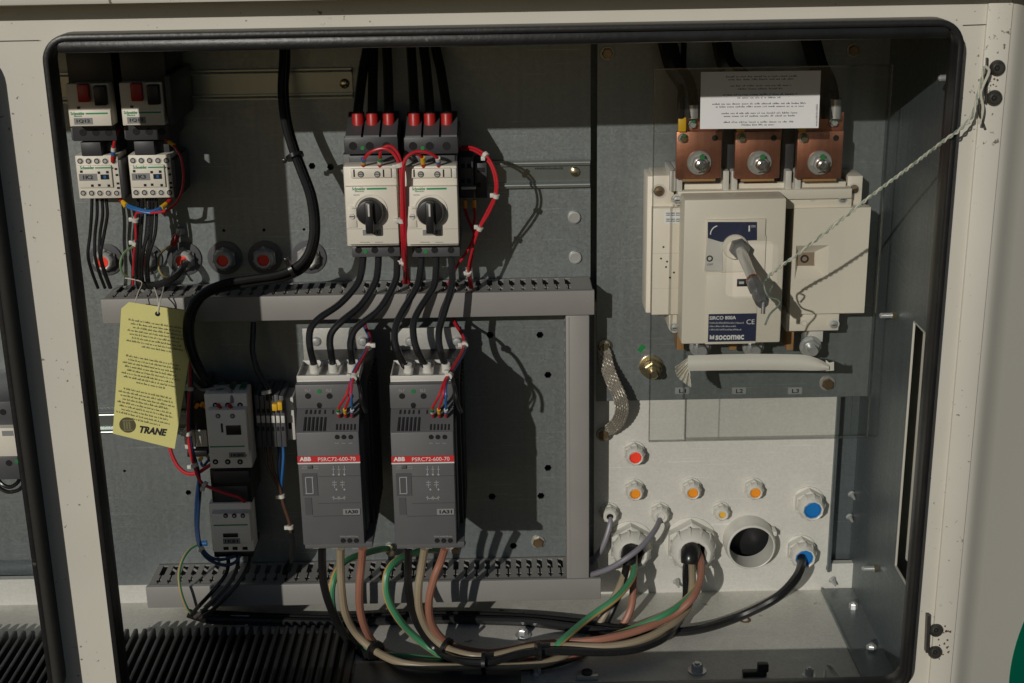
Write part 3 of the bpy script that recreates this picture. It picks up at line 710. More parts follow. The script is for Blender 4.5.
    k = B(green_dot); k.disc(319.3+dx, 391.3, DU, 2.3, .0006, 9); k.obj('paint_dot', t)
    b = B(red_stripe); b.box(x0-.0001, x1+.0001, D-.001, D+.0002, P(328+dx, 462.2, D).z, P(328+dx, 456, D).z); b.use(white_p); b.box(x0-.0001, x1+.0001, D-.001, D+.0002, P(328+dx, 463.6, D).z, P(328+dx, 462.5, D).z); b.obj('brand_stripe', t)
    text(t, 'ABB', (299.5+dx, 457, 311+dx, 461.2), D, white_p, .04); text(t, 'PSRC72-600-70', (318+dx, 457.2, 355.5+dx, 461), D, white_p)
    text(t, '1L1', (305+dx, 389, 310+dx, 391.5), DU, grey_p); text(t, '3L2', (326+dx, 389, 331.5+dx, 391.5), DU, grey_p)
    b = B(grey_p)
    def ring(x0_, y0_, x1_, y1_, w_=.35):
        b.fbox(x0_+dx, y0_, x1_+dx, y0_+w_*2, D, D+.0002, 0); b.fbox(x0_+dx, y1_-w_*2, x1_+dx, y1_, D, D+.0002, 0)
        b.fbox(x0_+dx, y0_+w_*2, x0_+dx+w_*2, y1_-w_*2, D, D+.0002, 0); b.fbox(x1_+dx-w_*2, y0_+w_*2, x1_+dx, y1_-w_*2, D, D+.0002, 0)
    ring(305.5, 477, 313, 494)
    for x in (333.5, 339, 344.5):
        b.fbox(x+dx-.3, 466, x+dx+.3, 473, D, D+.0002, 0); b.fbox(x+dx-1.5, 469, x+dx+1.5, 469.6, D, D+.0002, 0); b.disc(x+dx, 474.5, D, 1.1, .0002, 8)
        b.fbox(x+dx-1.5, 497, x+dx+1.5, 497.6, D, D+.0002, 0); b.fbox(x+dx-.3, 496, x+dx+.3, 500, D, D+.0002, 0)
    for x in (334.5, 342.5):
        b.fbox(x+dx-2.2, 482, x+dx+2.2, 482.7, D, D+.0002, 0); b.fbox(x+dx-2.2, 484.6, x+dx+2.2, 485.2, D, D+.0002, 0); b.fbox(x+dx-.3, 480.5, x+dx+.3, 488, D, D+.0002, 0); b.disc(x+dx+2, 489.5, D, 1, .0002, 8)
    b.fbox(334+dx, 498.3, 345+dx, 498.8, D, D+.0002, 0)
    print_lines(b, [(340+dx, 534.5), (358.5+dx, 534.5), (358.5+dx, 537.5), (340+dx, 537.5)], [(.5, 0, 1, .8)], D+.0002, 5)
    print_lines(b, [(302+dx, 465.5), (319+dx, 465.5), (319+dx, 469), (302+dx, 469)], [(.2, 0, .33, .5), (.75, 0, .33, .5), (.2, .68, 1, .5), (.75, .68, 1, .5)], D+.0002, 6)
    for x in (337, 343.7, 350.6): print_lines(b, [(x+dx-2, 442), (x+dx+2, 442), (x+dx+2, 444), (x+dx-2, 444)], [(.5, 0, 1, .9)], D+.0002, 8)
    for x in (316, 335, 355): print_lines(b, [(x+dx-3, 547), (x+dx+3, 547), (x+dx+3, 549), (x+dx-3, 549)], [(.5, 0, 1, .9)], .1962, 9)
    b.obj('printed_diagram', t)
    b = B(abb_d); b.fbox(302.3+dx, 473.5, 317.5+dx, 496, D-.0005, D+.0001, 0); b.fbox(305+dx, 498, 312+dx, 515, D-.0005, D+.0001, 0); b.fbox(318+dx, 476, 360+dx, 476.5, D-.0005, D+.0001, 0); b.fbox(313+dx, 515.8, 360+dx, 516.4, D-.0005, D+.0001, 0); b.fbox(318+dx, 503, 360+dx, 503.6, D-.0005, D+.0001, 0); b.obj('recess_lines', t)
    b = B(grey_lab); b.fbox(343+dx, 508.8, 360+dx, 514.6, D, D+.0005, 0); b.obj('name_plate', t)
    text(t, code, (345.5+dx, 510, 358+dx, 513.6), D+.0005, ink, .04)
    b = B(dk2); b.fbox(307.3+dx, 465.6, 312.5+dx, 469, D, D+.0008, .0002); b.obj('dip_switch', t)
starter(0, '1A30', 'left grey soft starter with red stripe and label 1A30')
starter(94, '1A31', 'right grey soft starter with red stripe and label 1A31')
# auxiliary contact block beside the right breaker
t = thing('auxiliary_block', 'dark auxiliary contact block in shade right of the rotary breakers', 'contact block', P(474, 198, 0))
b = B(dk); b.fbox(459, 157, 473.5, 198, .008, .06); b.fbox(475, 163, 487, 198, .008, .05); b.obj('housing', t)
for x, y in ((463, 166), (469, 166), (463, 181), (469, 181), (479, 170), (483, 170), (479, 185)):
    k = B(hole_m); k.fbox(x-1.8, y-2.2, x+1.8, y+2.2, .05, .0605 if x < 474 else .0505, 0); k.obj('terminal_hole', t)
k = B(nylon); k.fbox(461, 187, 476, 189.5, .06, .066, .0006); k.obj('cable_tie', t)
for x in (465, 474): 
    k = B(orange); k.lathe(P(x, 208, .06), [(.0025, 0), (.0025, .009)], 10, Vector((0, 0, 1))); k.obj('orange_ferrule', t)
# lower left contactors
def lcd(label, x0, y0, x1, y1, D, code, big):
    t = thing('contactor', label, 'contactor', P((x0+x1)/2, y1, 0), 'grey white contactors')
    b = B(lcd_m); h = y1-y0
    b.fbox(x0, y0, x1, y1, D*.55, D-.012, .0015); b.use(dk); b.fbox(x0+1, y0+2, x1-1, y1-1, .008, D*.55); b.obj('housing', t)
    b = B(lcd_m); b.fbox(x0+1.5, y0+h*.22, x1-2, y0+h*.82, D-.013, D, .0015); b.obj('front_cover', t)
    for i in range(3):
        x = x0+(x1-x0)*(.2+.29*i if big else .36+.205*i)
        for y in ((y0+h*.155, y0+h*.91) if big else (y0+h*.26, )):
            k = B(hole_m); k.disc(x, y, D-.012 if big else D, 2.8 if big else 2.3, .0005, 16); k.use(steel); k.disc(x, y, D-.012 if big else D, 1.2, .0008, 10); k.obj('terminal_hole', t)
    if big:
        for x in (218, 232.5):
            k = B(dk2); k.disc(x, y0+h*.30, D, 2.4, .0005, 14); k.use(steel); k.disc(x, y0+h*.30, D, 1.5, .0009, 10); k.obj('terminal_screw', t)
    else:
        for x in (226, 235, 245):
            k = B(hole_m); k.fbox(x-2.5, y1-5, x+2.5, y1-2, D-.014, D-.0115, 0); k.obj('terminal_hole', t)
    yg = y0+h*(.70 if big else .44)
    b = B(green_p); b.fbox(x0+3, yg, x1-5, yg+1.2, D-.001, D+.0003, 0); b.obj('green_line', t)
    b = B(blk)
    if big: b.fbox(226, 425.5, 241, 435, D-.001, D+.0006, .0002); b.fbox(221, 423.5, 223, 432.5, D-.001, D+.0003, 0)
    else: b.fbox(223, 533.5, 238, 537.5, D-.001, D+.0006, .0002)
    b.obj('indicator_window', t)
    b = B(grey_lab); b.fbox(*((229, 452.5, 245.5, 457.5) if big else (223, 538.5, 240, 544)), D-.013, D+.0005, 0); b.obj('name_plate', t)
    r = (231, 453.8, 243.5, 456.6) if big else (225, 539.7, 238, 543)
    text(t, code, r, D+.0005, ink, .03)
    return t
t = lcd('larger grey white contactor with a dark window, upper one of the stacked pair', 207, 393.5, 249.5, 468.5, .095, '1K80', True)
for x in (219, 231, 242):
    k = B(dgreen); k.fbox(x-3, 388, x+3, 394.5, .05, .072, .001); k.obj('green_terminal_cap', t)
t2 = lcd('small grey white contactor standing over the lower duct, lower of the stacked pair', 210.5, 503, 252.5, 552, .085, '1K81', False)
k = B(blk); k.fbox(214, 551.5, 253, 557, .02, .07, .001); k.obj('lower_terminal_block', t2)
t = thing('overload_relay', 'black relay block between the two stacked white contactors', 'relay', P(231, 503, 0))
b = B(blk); b.fbox(211, 469, 251, 503, .008, .070, .001); b.obj('housing', t); b = B(dk); b.fbox(213, 471, 249, 483, .07, .0745, .001); b.fbox(214, 486, 248, 501, .07, .072, .001); b.obj('front_cover', t)
t = thing('relay_socket', 'small relay in shade on a white base left of the stacked contactors', 'relay', P(195, 450, 0))
b = B(blk); b.fbox(186, 388, 207, 430, .008, .06, .001); b.obj('relay_body', t)
b = B(whg); b.fbox(184, 430, 195, 449, .008, .05, .001); b.fbox(195.6, 430, 207, 447, .0085, .055, .001); b.obj('socket_base', t)
b = B(blk); b.fbox(187, 451, 207, 457, .0085, .04, .0006); b.obj('terminal_row', t)
for i, (x, y) in enumerate(((196, 407), (201, 405.5), (205, 407), (194, 462), (200, 460))):
    k = B(orange if i < 3 else yellow); k.lathe(P(x, y, .065), [(.0022, 0), (.0022, .006)], 10, Vector((.4, -.5, .6))); k.obj('marker_sleeve', t)
# terminal blocks
t = thing('terminal_strip', 'row of grey terminal blocks with white markers and yellow jumper left of the soft starters', 'terminal block', P(270, 447, 0))
for i in range(6):
    x = 256+i*4.9
    b = B(dk2); b.fbox(x, 395+(i % 2), x+4.5, 447, .008, .055, .0006); b.use(whg); b.fbox(x+.6, 416, x+4.1, 423, .055, .057, .0003); b.use(hole_m); b.fbox(x+1.2, 409, x+3.4, 413, .054, .0556, 0); b.fbox(x+1.2, 427, x+3.4, 431, .054, .0556, 0); b.obj('terminal', t)
b = B(yellow); b.fbox(272, 404.5, 277, 411, .055, .063, .0006); b.fbox(277.4, 402.5, 282, 410.5, .055, .063, .0006); b.obj('jumper_bridge', t)
b = B(whg); b.fbox(285.8, 397.5, 294.5, 440, .0078, .042, .001); b.use(hole_m); b.fbox(288.5, 423, 291.5, 429, .041, .0425, 0); b.obj('end_bracket', t)
# ------------------------------------------------------------------ cable glands
def gland(label, px, py, d, rpx, plug, prpx, body, L=None, seg=10, grp='cable glands', plen=.7):
    u = mpp(px, py, d); r = rpx*u; pr = prpx*u; L = L or max(.012, r*1.65)
    o = P(px, py, d)
    t = thing('cable_gland', label, 'cable gland', o, grp)
    b = B(body); b.lathe(o, [(r*1.10, 0), (r*1.10, .0016), (r*1.04, .0022)], 24)
    b.lathe(o, [(r*1.06, .0022), (r*1.06, L*.40), (r*.98, L*.45)], 6, rot=math.pi/6)
    b.obj('lock_nut', t)
    b = B(body)
    sg = 12 if rpx > 18 else 10
    prof = [(r*.90, L*.45), (r*.94, L*.52), (r*.92, L*.72), (r*.80, L*.93), (r*.68, L), (max(pr*1.22, r*.60), L), (pr*1.04, L*.96), (pr*1.0, L*.6)]
    b.lathe(o, prof, sg, cap=False, rot=.16)
    for i in range(sg):                                     # grip ribs of the dome nut
        a = 2*math.pi*i/sg+.16; q = Vector((math.cos(a), 0, math.sin(a))); wv = Vector((-math.sin(a), 0, math.cos(a)))*r*.045
        k0, k1, k2 = o+q*r*.985+Vector((0, -L*.50, 0)), o+q*r*.965+Vector((0, -L*.72, 0)), o+q*r*.80+Vector((0, -L*.94, 0)); k3 = o+q*r*.7+Vector((0, -L*.5, 0))
        b.raw([k0-wv, k0+wv, k1+wv, k1-wv, k2, k3-wv, k3+wv], [[0, 1, 2, 3], [3, 2, 4], [0, 3, 4, 5], [1, 6, 4, 2]])
    b.obj('dome_nut', t)
    if plug:
        b = B(plug); b.lathe(o, [(pr*.99, L*.5), (pr*.99, L*(plen+.2)), (pr*.85, L*(plen+.22)), (pr*.8, L*(plen+.15)), (pr*.2, L*(plen+.15))], 24); b.obj('plug', t)
    return t
G = 'white cable glands on the pale plate'
gland('white gland with a red plug, alone at the top left of the pale plate', 634, 451.5, 0, 10.5, redplug, 6, nylon, grp=G)
gland('white gland with an orange plug, directly below the red plugged one', 634, 488, 0, 9.5, orange, 5.2, nylon, grp=G)
gland('white gland with an orange plug, middle of the row of three', 691, 487, 0, 9.5, orange, 5.2, nylon, grp=G)
gland('white gland with an orange plug, right end of the row of three', 753, 487, 0, 9.5, orange, 5.2, nylon, grp=G)
gland('smallest white gland with a tiny yellow plug, left of the open hole', 720.5, 509.5, 0, 8.2, yelplug, 3.4, nylon, grp=G)
gland('small white gland with a thin grey cable curving down left', 659.5, 511, 0, 9.2, whg, 4, nylon, grp=G)
gland('small shaded white gland beside the vertical duct with a thin grey cable', 609, 511, 0, 8.8, blk, 3.4, nylon, grp=G)
gland('white gland with a big blue plug and no cable', 808, 501, 0, 14.5, blueplug, 8.6, nylon, grp=G)
gland('white gland with a blue insert gripping the thick black cable', 800, 548.5, 0, 14, blueplug, 8.6, nylon, grp=G)
gland('large white gland on the left, crossed by a grey cable, holding the motor leads', 630, 542, 0, 21, blk, 11.5, nylon, .036, grp=G, plen=.35)
gland('largest white gland in the middle, holding motor leads in a black sleeve', 690, 541, 0, 24, blk, 12.5, nylon, .038, grp=G, plen=.35)
o = P(748, 538.5, 0); u = mpp(748, 540, 0)
t = thing('conduit_fitting', 'open white ring fitting round an empty dark hole in the pale plate', 'conduit fitting', o)
b = B(nylon); b.lathe(o, [(25.5*u, 0), (25.5*u, .012), (24.8*u, .014), (23.8*u, .024), (22.6*u, .0255), (21.8*u, .025), (21.4*u, .018), (21.4*u, -.004)], 48, cap=False); b.obj('threaded_ring', t)
b = B(nylon); b.box(o.x+22*u, o.x+25.8*u, .002, .018, o.z+9*u, o.z+14*u, .001); b.box(o.x-26.5*u, o.x-24*u, .002, .016, o.z-6*u, o.z-1*u, .001) if 0 else None; b.obj('locking_lug', t)
G2 = 'grey cable glands on the mounting plate'
for x, rp, pl, lb in ((106, 14, redplug, 'grey gland with a red plug in the shade behind black wires, leftmost of the row'), (146, 14, redplug, 'grey gland half hidden by hanging black wires, second of the row'),
                  (184.5, 14.5, redplug, 'grey gland with an orange red insert and a black cable coming out'), (225, 14.5, redplug, 'grey gland with a red plug, just right of the gland with the cable'), (265.3, 14.5, redplug, 'grey gland with a red plug wholly inside the shadow band'), (309, 14.5, redplug, 'grey gland with a red plug half hidden by the thick black cable')):
    y = 258+(184-x)*.012
    t = gland(lb, x, y, 0, rp*.80, pl, 5.8, nylon_g, .016, grp=G2)
    b = B(dk2); o = P(x, y, 0); b.lathe(o, [(rp*1.05*mpp(x, y, 0), 0), (rp*1.18*mpp(x, y, 0), .0025), (rp*.9*mpp(x, y, 0), .003)], 32); b.obj('rubber_washer', t)
# ------------------------------------------------------------------ isolator switch
sw = thing('isolator_switch', 'big ivory isolator switch with a grey shaft handle and navy labels', 'switch', P(760, 343, .008))
b = B(wh2); b.fbox(652, 208, 680, 315, .008, .065, .0015)
b.fbox(653, 175.5, 674, 211, .0082, .055, .001)
b.fbox(646.5, 176, 668, 313, .008, .050, .0015); b.fbox(670, 205, 684, 330, .008, .058, .0015); b.obj('left_module', sw)
b = B(wh2); b.fbox(792, 208.5, 867, 313, .008, .053, .0012)
D = .065; xa, xb, za, zb3 = P(792, 261, D).x, P(867.5, 261, D).x, P(830, 313.5, D).z, P(830, 208, D).z
O4 = [(795.5, 279), (828.5, 279), (828.5, 245.5), (795.5, 245.5)]
ro = (P(795.5, 262, D).x, P(828.5, 262, D).x, P(812, 279, D).z, P(812, 245.5, D).z)
for q4 in ((xa, ro[0], za, zb3), (ro[1], xb, za, zb3), (ro[0], ro[1], za, ro[2]), (ro[0], ro[1], ro[3], zb3)): b.box(q4[0], q4[1], .0525, D, q4[2], q4[3])
b.fbox(782, 189.5, 852, 208.5, .0085, .061, .001); b.fbox(786, 313, 839, 331, .0085, .058, .001); b.obj('right_module', sw)
b = B(wh2); b.fbox(847, 176, 862, 213, .0088, .05, .001); b.obj('corner_post', sw)
b = B(wh2); b.fbox(678, 190, 852, 200, .009, .066, .001); b.fbox(684, 183, 846, 191, .009, .055, .001); b.obj('rear_ledge', sw)
x0, x1 = (P(684.5, 200, .1).x+P(681, 343, .1).x)/2, (P(787.5, 200, .1).x+P(779.5, 343, .1).x)/2
b = B(wh2); b.box(x0, x1, .05, .1, P(733, 343.5, .1).z, P(735, 199, .1).z, .0022); b.obj('handle_module', sw)
for a in (670, 676.5, 723, 731.5, 785.5, 795):
    k = B(whg); k.fbox(a, 171, a+6, 191.5, .009, .063, .0008); k.obj('phase_barrier', sw)
# recess with the O mark
k = B(wh2); D = .0652
a = [P(x, y, D) for x, y in ((796, 276), (828, 276), (828, 246), (796, 246))]; c_ = [P(x, y, D-.012) for x, y in ((797, 267), (815, 267), (815, 252), (797, 252))]
D2 = .0656
fr_ = rrect(P(794, 262, D2).x, P(811, 279, D2).z, P(830, 262, D2).x, P(811, 243.5, D2).z, .0012, 3)
k.fbox(797, 252.0, 814.5, 266.0, .052, .0546, 0); k.obj('window_frame', sw)
k = B(wh2)
p = lambda x, y, d: (P(x, y, d).x, -d, P(x, y, d).z)
o4 = [(795.5, 279), (828.5, 279), (828.5, 245.5), (795.5, 245.5)]; i4 = [(797, 266), (814.5, 266), (814.5, 252), (797, 252)]
vs = [(ro[0], -.0648, ro[2]), (ro[1], -.0648, ro[2]), (ro[1], -.0648, ro[3]), (ro[0], -.0648, ro[3])]+[p(x, y, .0545) for x, y in i4]
k.raw(vs, [[0, 1, 5, 4], [1, 2, 6, 5], [2, 3, 7, 6], [3, 0, 4, 7]]); k.obj('window_bevel', sw)
k = B(M('brown_window', (.30, .22, .16), .4)); k.fbox(797.3, 252.3, 814.2, 265.7, .0540, .0549, 0); k.obj('state_window', sw)
def oring(cx, cy, d, r, w, m, name='o_mark'):
    q = P(cx, cy, d); u = mpp(cx, cy, d); k = B(m); k.lathe(q, [(r*u, 0), (r*u, .0005), ((r-w)*u, .0005), ((r-w)*u, 0)], 24, cap=False); return k.obj(name, sw)
oring(804.5, 258.8, .0549, 4.2, 1.7, ink)
D = .1
b = B(wh2); b.fbox(707, 219.5, 765.5, 241.5, D-.001, D+.003, .0006); b.fbox(721, 236, 765.5, 272, D-.0012, D+.0025, .0006); b.obj('raised_plate', sw)
b = B(wh2); b.fbox(706, 274, 757, 344, D-.001, D+.0012, .0006); b.obj('lower_cover', sw)
D3 = D+.003
b = B(blue_lab); b.pprism([(707.8, 238), (721, 242), (757, 240), (757, 222), (707.8, 222)], D3-.0005, D3+.0004); b.obj('position_label', sw)
b = B(grey_lab); b.use(whg); b.pprism([(704.8, 271), (722.5, 271), (722.5, 242), (707.5, 238)], D3-.004, D3+.0003); b.obj('off_label', sw)
text(sw, 'I', (748.5, 225.5, 750, 231.5), D3+.0004, white_p, .02); text(sw, 'ON', (751, 225.2, 755.5, 227.4), D3+.0004, white_p)
q = [(710.5+9.5*(1-math.cos(t*.16)), 234.5-9*math.sin(t*.16)) for t in range(9)]
b = B(white_p); pl = [P(x, y, D3+.0008) for x, y in q]; b.tube(pl, .0007, 6, 2); b.obj('arrow_arc', sw)
oring(709.6, 258.5, D3+.0003, 3.2, 1.2, ink); text(sw, 'OFF', (707, 263.5, 713, 265.5), D3+.0003, ink)
b = B(ink); b.fbox(737, 279, 748, 286.5, D, D+.0018, .0002); b.use(grey_p); b.fbox(739, 281.5, 744, 284, D+.0017, D+.0019, 0); b.obj('small_label', sw)
b = B(blue_lab); b.fbox(708.3, 313.8, 756, 341.5, D, D+.0017, 0); b.obj('maker_label', sw)
D4 = D+.0017
text(sw, 'SIRCO 800A', (709.5, 316, 736, 319.6), D4, white_p, .02); text(sw, 'socomec', (715.5, 335, 744, 339.8), D4, white_p, .03)
text(sw, 'CE', (746.5, 319.5, 754.5, 324.2), D4, white_p)
b = B(white_p); print_lines(b, [(709.5, 320.5), (745, 320.5), (745, 331), (709.5, 331)], [(.2, 0, .98, .2), (.52, 0, .75, .2), (.84, 0, .9, .2)], D4+.0002, 4)
for i in range(3): b.fbox(709.8+i*1.6, 335.2+(i % 2)*1.2, 711+i*1.6, 339.2, D4, D4+.0003, 0)
b.obj('label_print', sw)
b = B(paper); b.fbox(664.5, 210.5, 681, 223.5, .058, .0655, 0); b.obj('wiring_label', sw)
b = B(blue_lab)
for i in range(3):
    for j in range(2): print_lines(b, [(666+i*5, 212+j*6), (670+i*5, 212+j*6), (670+i*5, 216+j*6), (666+i*5, 216+j*6)], [(.2, 0, 1, .5), (.7, 0, 1, .5)], .0657, i*2+j)
b.obj('label_print', sw)
b = B(hole_m)
for x, y in ((663.5, 247), (661, 258.5), (667, 261.5), (666, 267), (674, 272.5), (670, 277.5)): b.disc(x, y, .065, 1.0, .0003, 8)
b.obj('vent_hole', sw)
b = B(whg); b.fbox(652.5, 253, 679.5, 253.6, .0645, .0652, 0); b.fbox(652.5, 288, 679.5, 288.5, .0645, .0652, 0); b.obj('moulding_line', sw)
for x, y, d, m, r in ((659, 191, .055, bronze, 5.5), (854, 189, .05, bronze, 4.5), (677, 199.5, .066, steel, 4.3), (842, 198.3, .061, steel, 4.3), (674.5, 327, .058, steel, 4.3), (833.5, 324, .058, steel, 4.3)):
    k = B(whg); u = mpp(x, y, d); o = P(x, y, d); k.lathe(o, [(r*1.35*u, -.001), (r*1.35*u, .0008)], 20); k.use(m); k.lathe(o, [(r*u, 0), (r*u, .0016), (r*.8*u, .0036), (r*.3*u, .0042)], 18)
    k.use(ink); k.box(o.x-r*.5*u, o.x+r*.5*u, d+.004, d+.0044, o.z-.4*u, o.z+.4*u); k.obj('screw', sw)
for x, y in ((812.5, 198.3), (804, 323)):
    k = B(whg); u = mpp(x, y, .06); o = P(x, y, .058 if y > 300 else .061); k.lathe(o, [(3.2*u, -.001), (3.2*u, .0006), (2.2*u, .0006), (2.0*u, -.0005)], 18); k.obj('moulded_boss', sw)
# handle shaft
hub = P(738, 246.5, D3); tip = P(763, 303.5, .21)
k = B(wh2); k.lathe(P(735, 246.5, D3), [(12.2*u, -.001), (12.2*u, .003), (11*u, .0045), (8*u, .0045)], 32); k.obj('hub_collar', sw)
k = B(cast); k.lathe(hub, [(9.5*u, .002), (9.5*u, .016), (8*u, .019)], 6, rot=.25); k.obj('shaft_nut', sw)
st = hub+Vector((0, -.015, 0)); ax = (tip-st); L = ax.length; ax.normalize()
k = B(M('dull_zinc_shaft', (.55, .545, .49), .2, .45, var=.1)); k.lathe(st, [(5.4*u, 0), (5.0*u, L*.3), (4.7*u, L*.66)], 14, ax); shf = k.obj('shaft', sw)
k = B(cast); k.lathe(st+ax*L*.60, [(6.6*u, 0), (7.1*u, L*.04), (7.1*u, L*.16), (6.1*u, L*.2), (6.7*u, L*.24), (6.3*u, L*.38), (4.9*u, L*.41)], 8, ax, rot=.4); 
k.lathe(tip+Vector((0, -.002, -.010)), [(2.0*u, 0), (2.0*u, .016)], 10, Vector((.05, .2, 1)))
k.obj('shaft_coupling', sw)
k = B(copper); k.lathe(st+ax*L*.57, [(6.6*u, 0), (6.6*u, L*.04)], 14, ax); k.obj('copper_ring', sw)
# ------------------------------------------------------------------ copper bars
lb = {0: 'left copper bar with a yellow lug and marked bolt above the switch', 1: 'middle copper bar below the white warning label', 2: 'right copper bar with its taller edge above the switch'}
CB = 'copper connection bars above the switch'
DC = .072
for i, (x0, x1, xb) in enumerate(((676.3, 721.5, 699), (735, 780.3, 759.3), (797, 842.5, 819.5))):
    t = thing('copper_bar', lb[i], 'copper bar', P((x0+x1)/2, 178, .06), CB)
    b = B(copper); b.fbox(x0, 131.5, x1, 178.5, DC-.008, DC, .0006); b.fbox(x0+(3 if i < 2 else 7), 112, x1+(2 if i < 2 else 1), 141, DC-.0165, DC-.0085, .0006); b.obj('bar', t)
    k = B(washer_m); o = P(xb, 162.5, DC); uu = mpp(xb, 162, DC)
    k.lathe(o, [(12.2*uu, 0), (12.2*uu, .002), (11.6*uu, .0026)], 32); k.obj('washer', t)
    k = B(steel); k.lathe(o, [(8.8*uu, .0024), (8.8*uu, .008), (7.6*uu, .0095)], 6, rot=.3+i); k.use(pol); k.lathe(o, [(6.0*uu, .0095), (5.9*uu, .0145), (5.0*uu, .0168), (3.2*uu, .0175), (2.8*uu, .0168)], 24); bo = k.obj('bolt', t)
    k = B(green_dot); q = P(xb+3.5, 157.2, DC+.0112); k.lathe(q, [(2.8*uu, -.002), (2.6*uu, .0004)], 7); k.obj('paint_mark', bo)
    k = B(hole_m); k.disc(x1-6.5, 138, DC, 3.0, .0004, 20); k.obj('bolt_hole', t)
    for (x, y, d) in ((x0+6.5, 138, DC), (x0+16, 124, DC-.008), (x1-9, 122, DC-.008)):
        k = B(brass if d == DC else steel); k.hexbolt(x, y, d, 3.6, 1.35, .007); q2 = k.obj('small_bolt', t)
        k = B(green_dot); k.lathe(P(x+1.5, y-2.5, d+.0085), [(1.9*uu, -.002), (1.7*uu, .0003)], 7); k.obj('paint_mark', q2)
    k = B(yellow); k.fbox(x0+2, 117.5, x0+10, 132, DC, DC+.005, .001); k.obj('insulated_lug', t)
    k = B(steel); k.lathe(P(x0+16, 118, DC), [(6*uu, 0), (6*uu, .014)], 14, Vector((0, 0, 1))); k.lathe(P(x1-8, 118, DC), [(6.5*uu, 0), (6.5*uu, .02)], 14, Vector((0, 0, 1))); k.obj('cable_lug', t)
    k = B(wood_m); k.fbox(x0+6, 178, x1-6, 181.5, DC-.02, DC-.004, .0004); k.obj('terminal_tab', t)
for a in (722.5, 781.5):
    k = B(dk); k.fbox(a, 128, a+12.5, 181, .009, .05, .001); o = k.obj('divider_block'); tagp(o, 'dark insulating block between the %s copper bars' % ('left and middle' if a < 750 else 'middle and right'), 'insulator', 'dark insulating blocks between the copper bars')
CBL = 'thick black supply cables at the top'
for i, (xa, xb2) in enumerate(((690, 668), (752, 722), (831, 812))):
    wire('supply_cable', 'thick black supply cable rising into the dark top above the %s copper bar' % ('left', 'middle', 'right')[i], 'cable', [(xa, 118, .068), (xa-1, 105, .066), (xa-4, 85, .06), (xb2+6, 66, .05), (xb2, 45, .04), (xb2-4, 30, .03)], .0105, wblk, CBL)
wire('sense_wire', 'thin black wire going up from the yellow lug of the left copper bar', 'wire', [(681, 118, .076), (680, 105, .076), (681, 90, .07), (683, 70, .05), (684, 40, .03)], .0032, wblk)
# lower terminals of the switch
for i, x in enumerate((700, 753, 810)):
    t = thing('terminal_bolt', ('grey hex terminal bolt under the left end of the switch, above the white strip', 'grey hex terminal bolt below the navy maker label', 'grey hex terminal bolt below the right module of the switch')[i], 'bolt', P(x, 352, .05), 'lower terminal bolts of the switch')
    b = B(wood_m); b.fbox(x-23, 322, x-16, 350, .02, .045, .0005); b.obj('terminal_tab', t)
    b = B(steel); b.lathe(P(x, 346, .046), [(11*u, 0), (11*u, .002)], 24); b.lathe(P(x, 346, .046), [(9.2*u, .002), (9.2*u, .0075), (8.2*u, .0085)], 6, rot=.35); b.lathe(P(x, 346, .046), [(5*u, .0085), (5*u, .019), (4.4*u, .020)], 14); b.obj('hex_bolt', t)
    b = B(whg); b.fbox(x-3, 330, x+13, 342, .02, .0455, .0006); b.obj('bracket', t)
# white strip with the crumpled end
t = thing('tape_strip', 'curved off white plastic strip with a crumpled left end below the switch', 'strip', P(755, 372, .12))
b = B(tape_m); n = 24; m_ = 8; vs = []; fs = []
for i in range(n+1):
    x = 688+(829-688)*i/n; bow = -1.6*math.sin(math.pi*i/n)
    yt = 355.5+bow+(max(0, (i-19)/5)**2)*9; yb = 371+bow*.6+(max(0, (i-21)/3)**2)*-1
    for j in range(m_+1):
        v = j/m_; vs.append(P(x, yt+(yb-yt)*v, .115+.0035*math.sin(math.pi*v)+.004*v))
for i in range(n):
    for j in range(m_): k0 = i*(m_+1)+j; fs.append([k0, k0+1, k0+m_+2, k0+m_+1])
b.raw(vs, fs); o = b.obj('strip_face', t, sharp=80); o.modifiers.new('thickness', 'SOLIDIFY').thickness = .0012
b = B(tape_m); vs = []; fs = []; rr = random.Random(5); n = 13; m_ = 7
for i in range(n+1):                                       # pleated fan
    s = i/n
    ax_, ay = 690.5+(689-690.5)*s, 355+(372-355)*s*.9
    bx, by = 675+10*s*s, 367+20*s
    if s > .55: bx += (s-.55)*12
    for j in range(m_+1):
        v = j/m_; z = .116+.004*(1 if i % 2 else -1)*v+.003*v
        vs.append(P(ax_*(1-v)+bx*v+(rr.uniform(-.5, .5) if 0 < v < 1 else 0), ay*(1-v)+by*v+rr.uniform(-.4, .4)*v, z))
for i in range(n):
    for j in range(m_): k0 = i*(m_+1)+j; fs.append([k0, k0+1, k0+m_+2, k0+m_+1])
b.raw(vs, fs); o = b.obj('crumpled_end', t, sharp=25); o.modifiers.new('thickness', 'SOLIDIFY').thickness = .0008
b = B(tape_m); b.pprism([(826, 371), (834, 370.5), (834, 362), (829.5, 363), (826, 360)], .114, .1155); b.obj('torn_end', t)
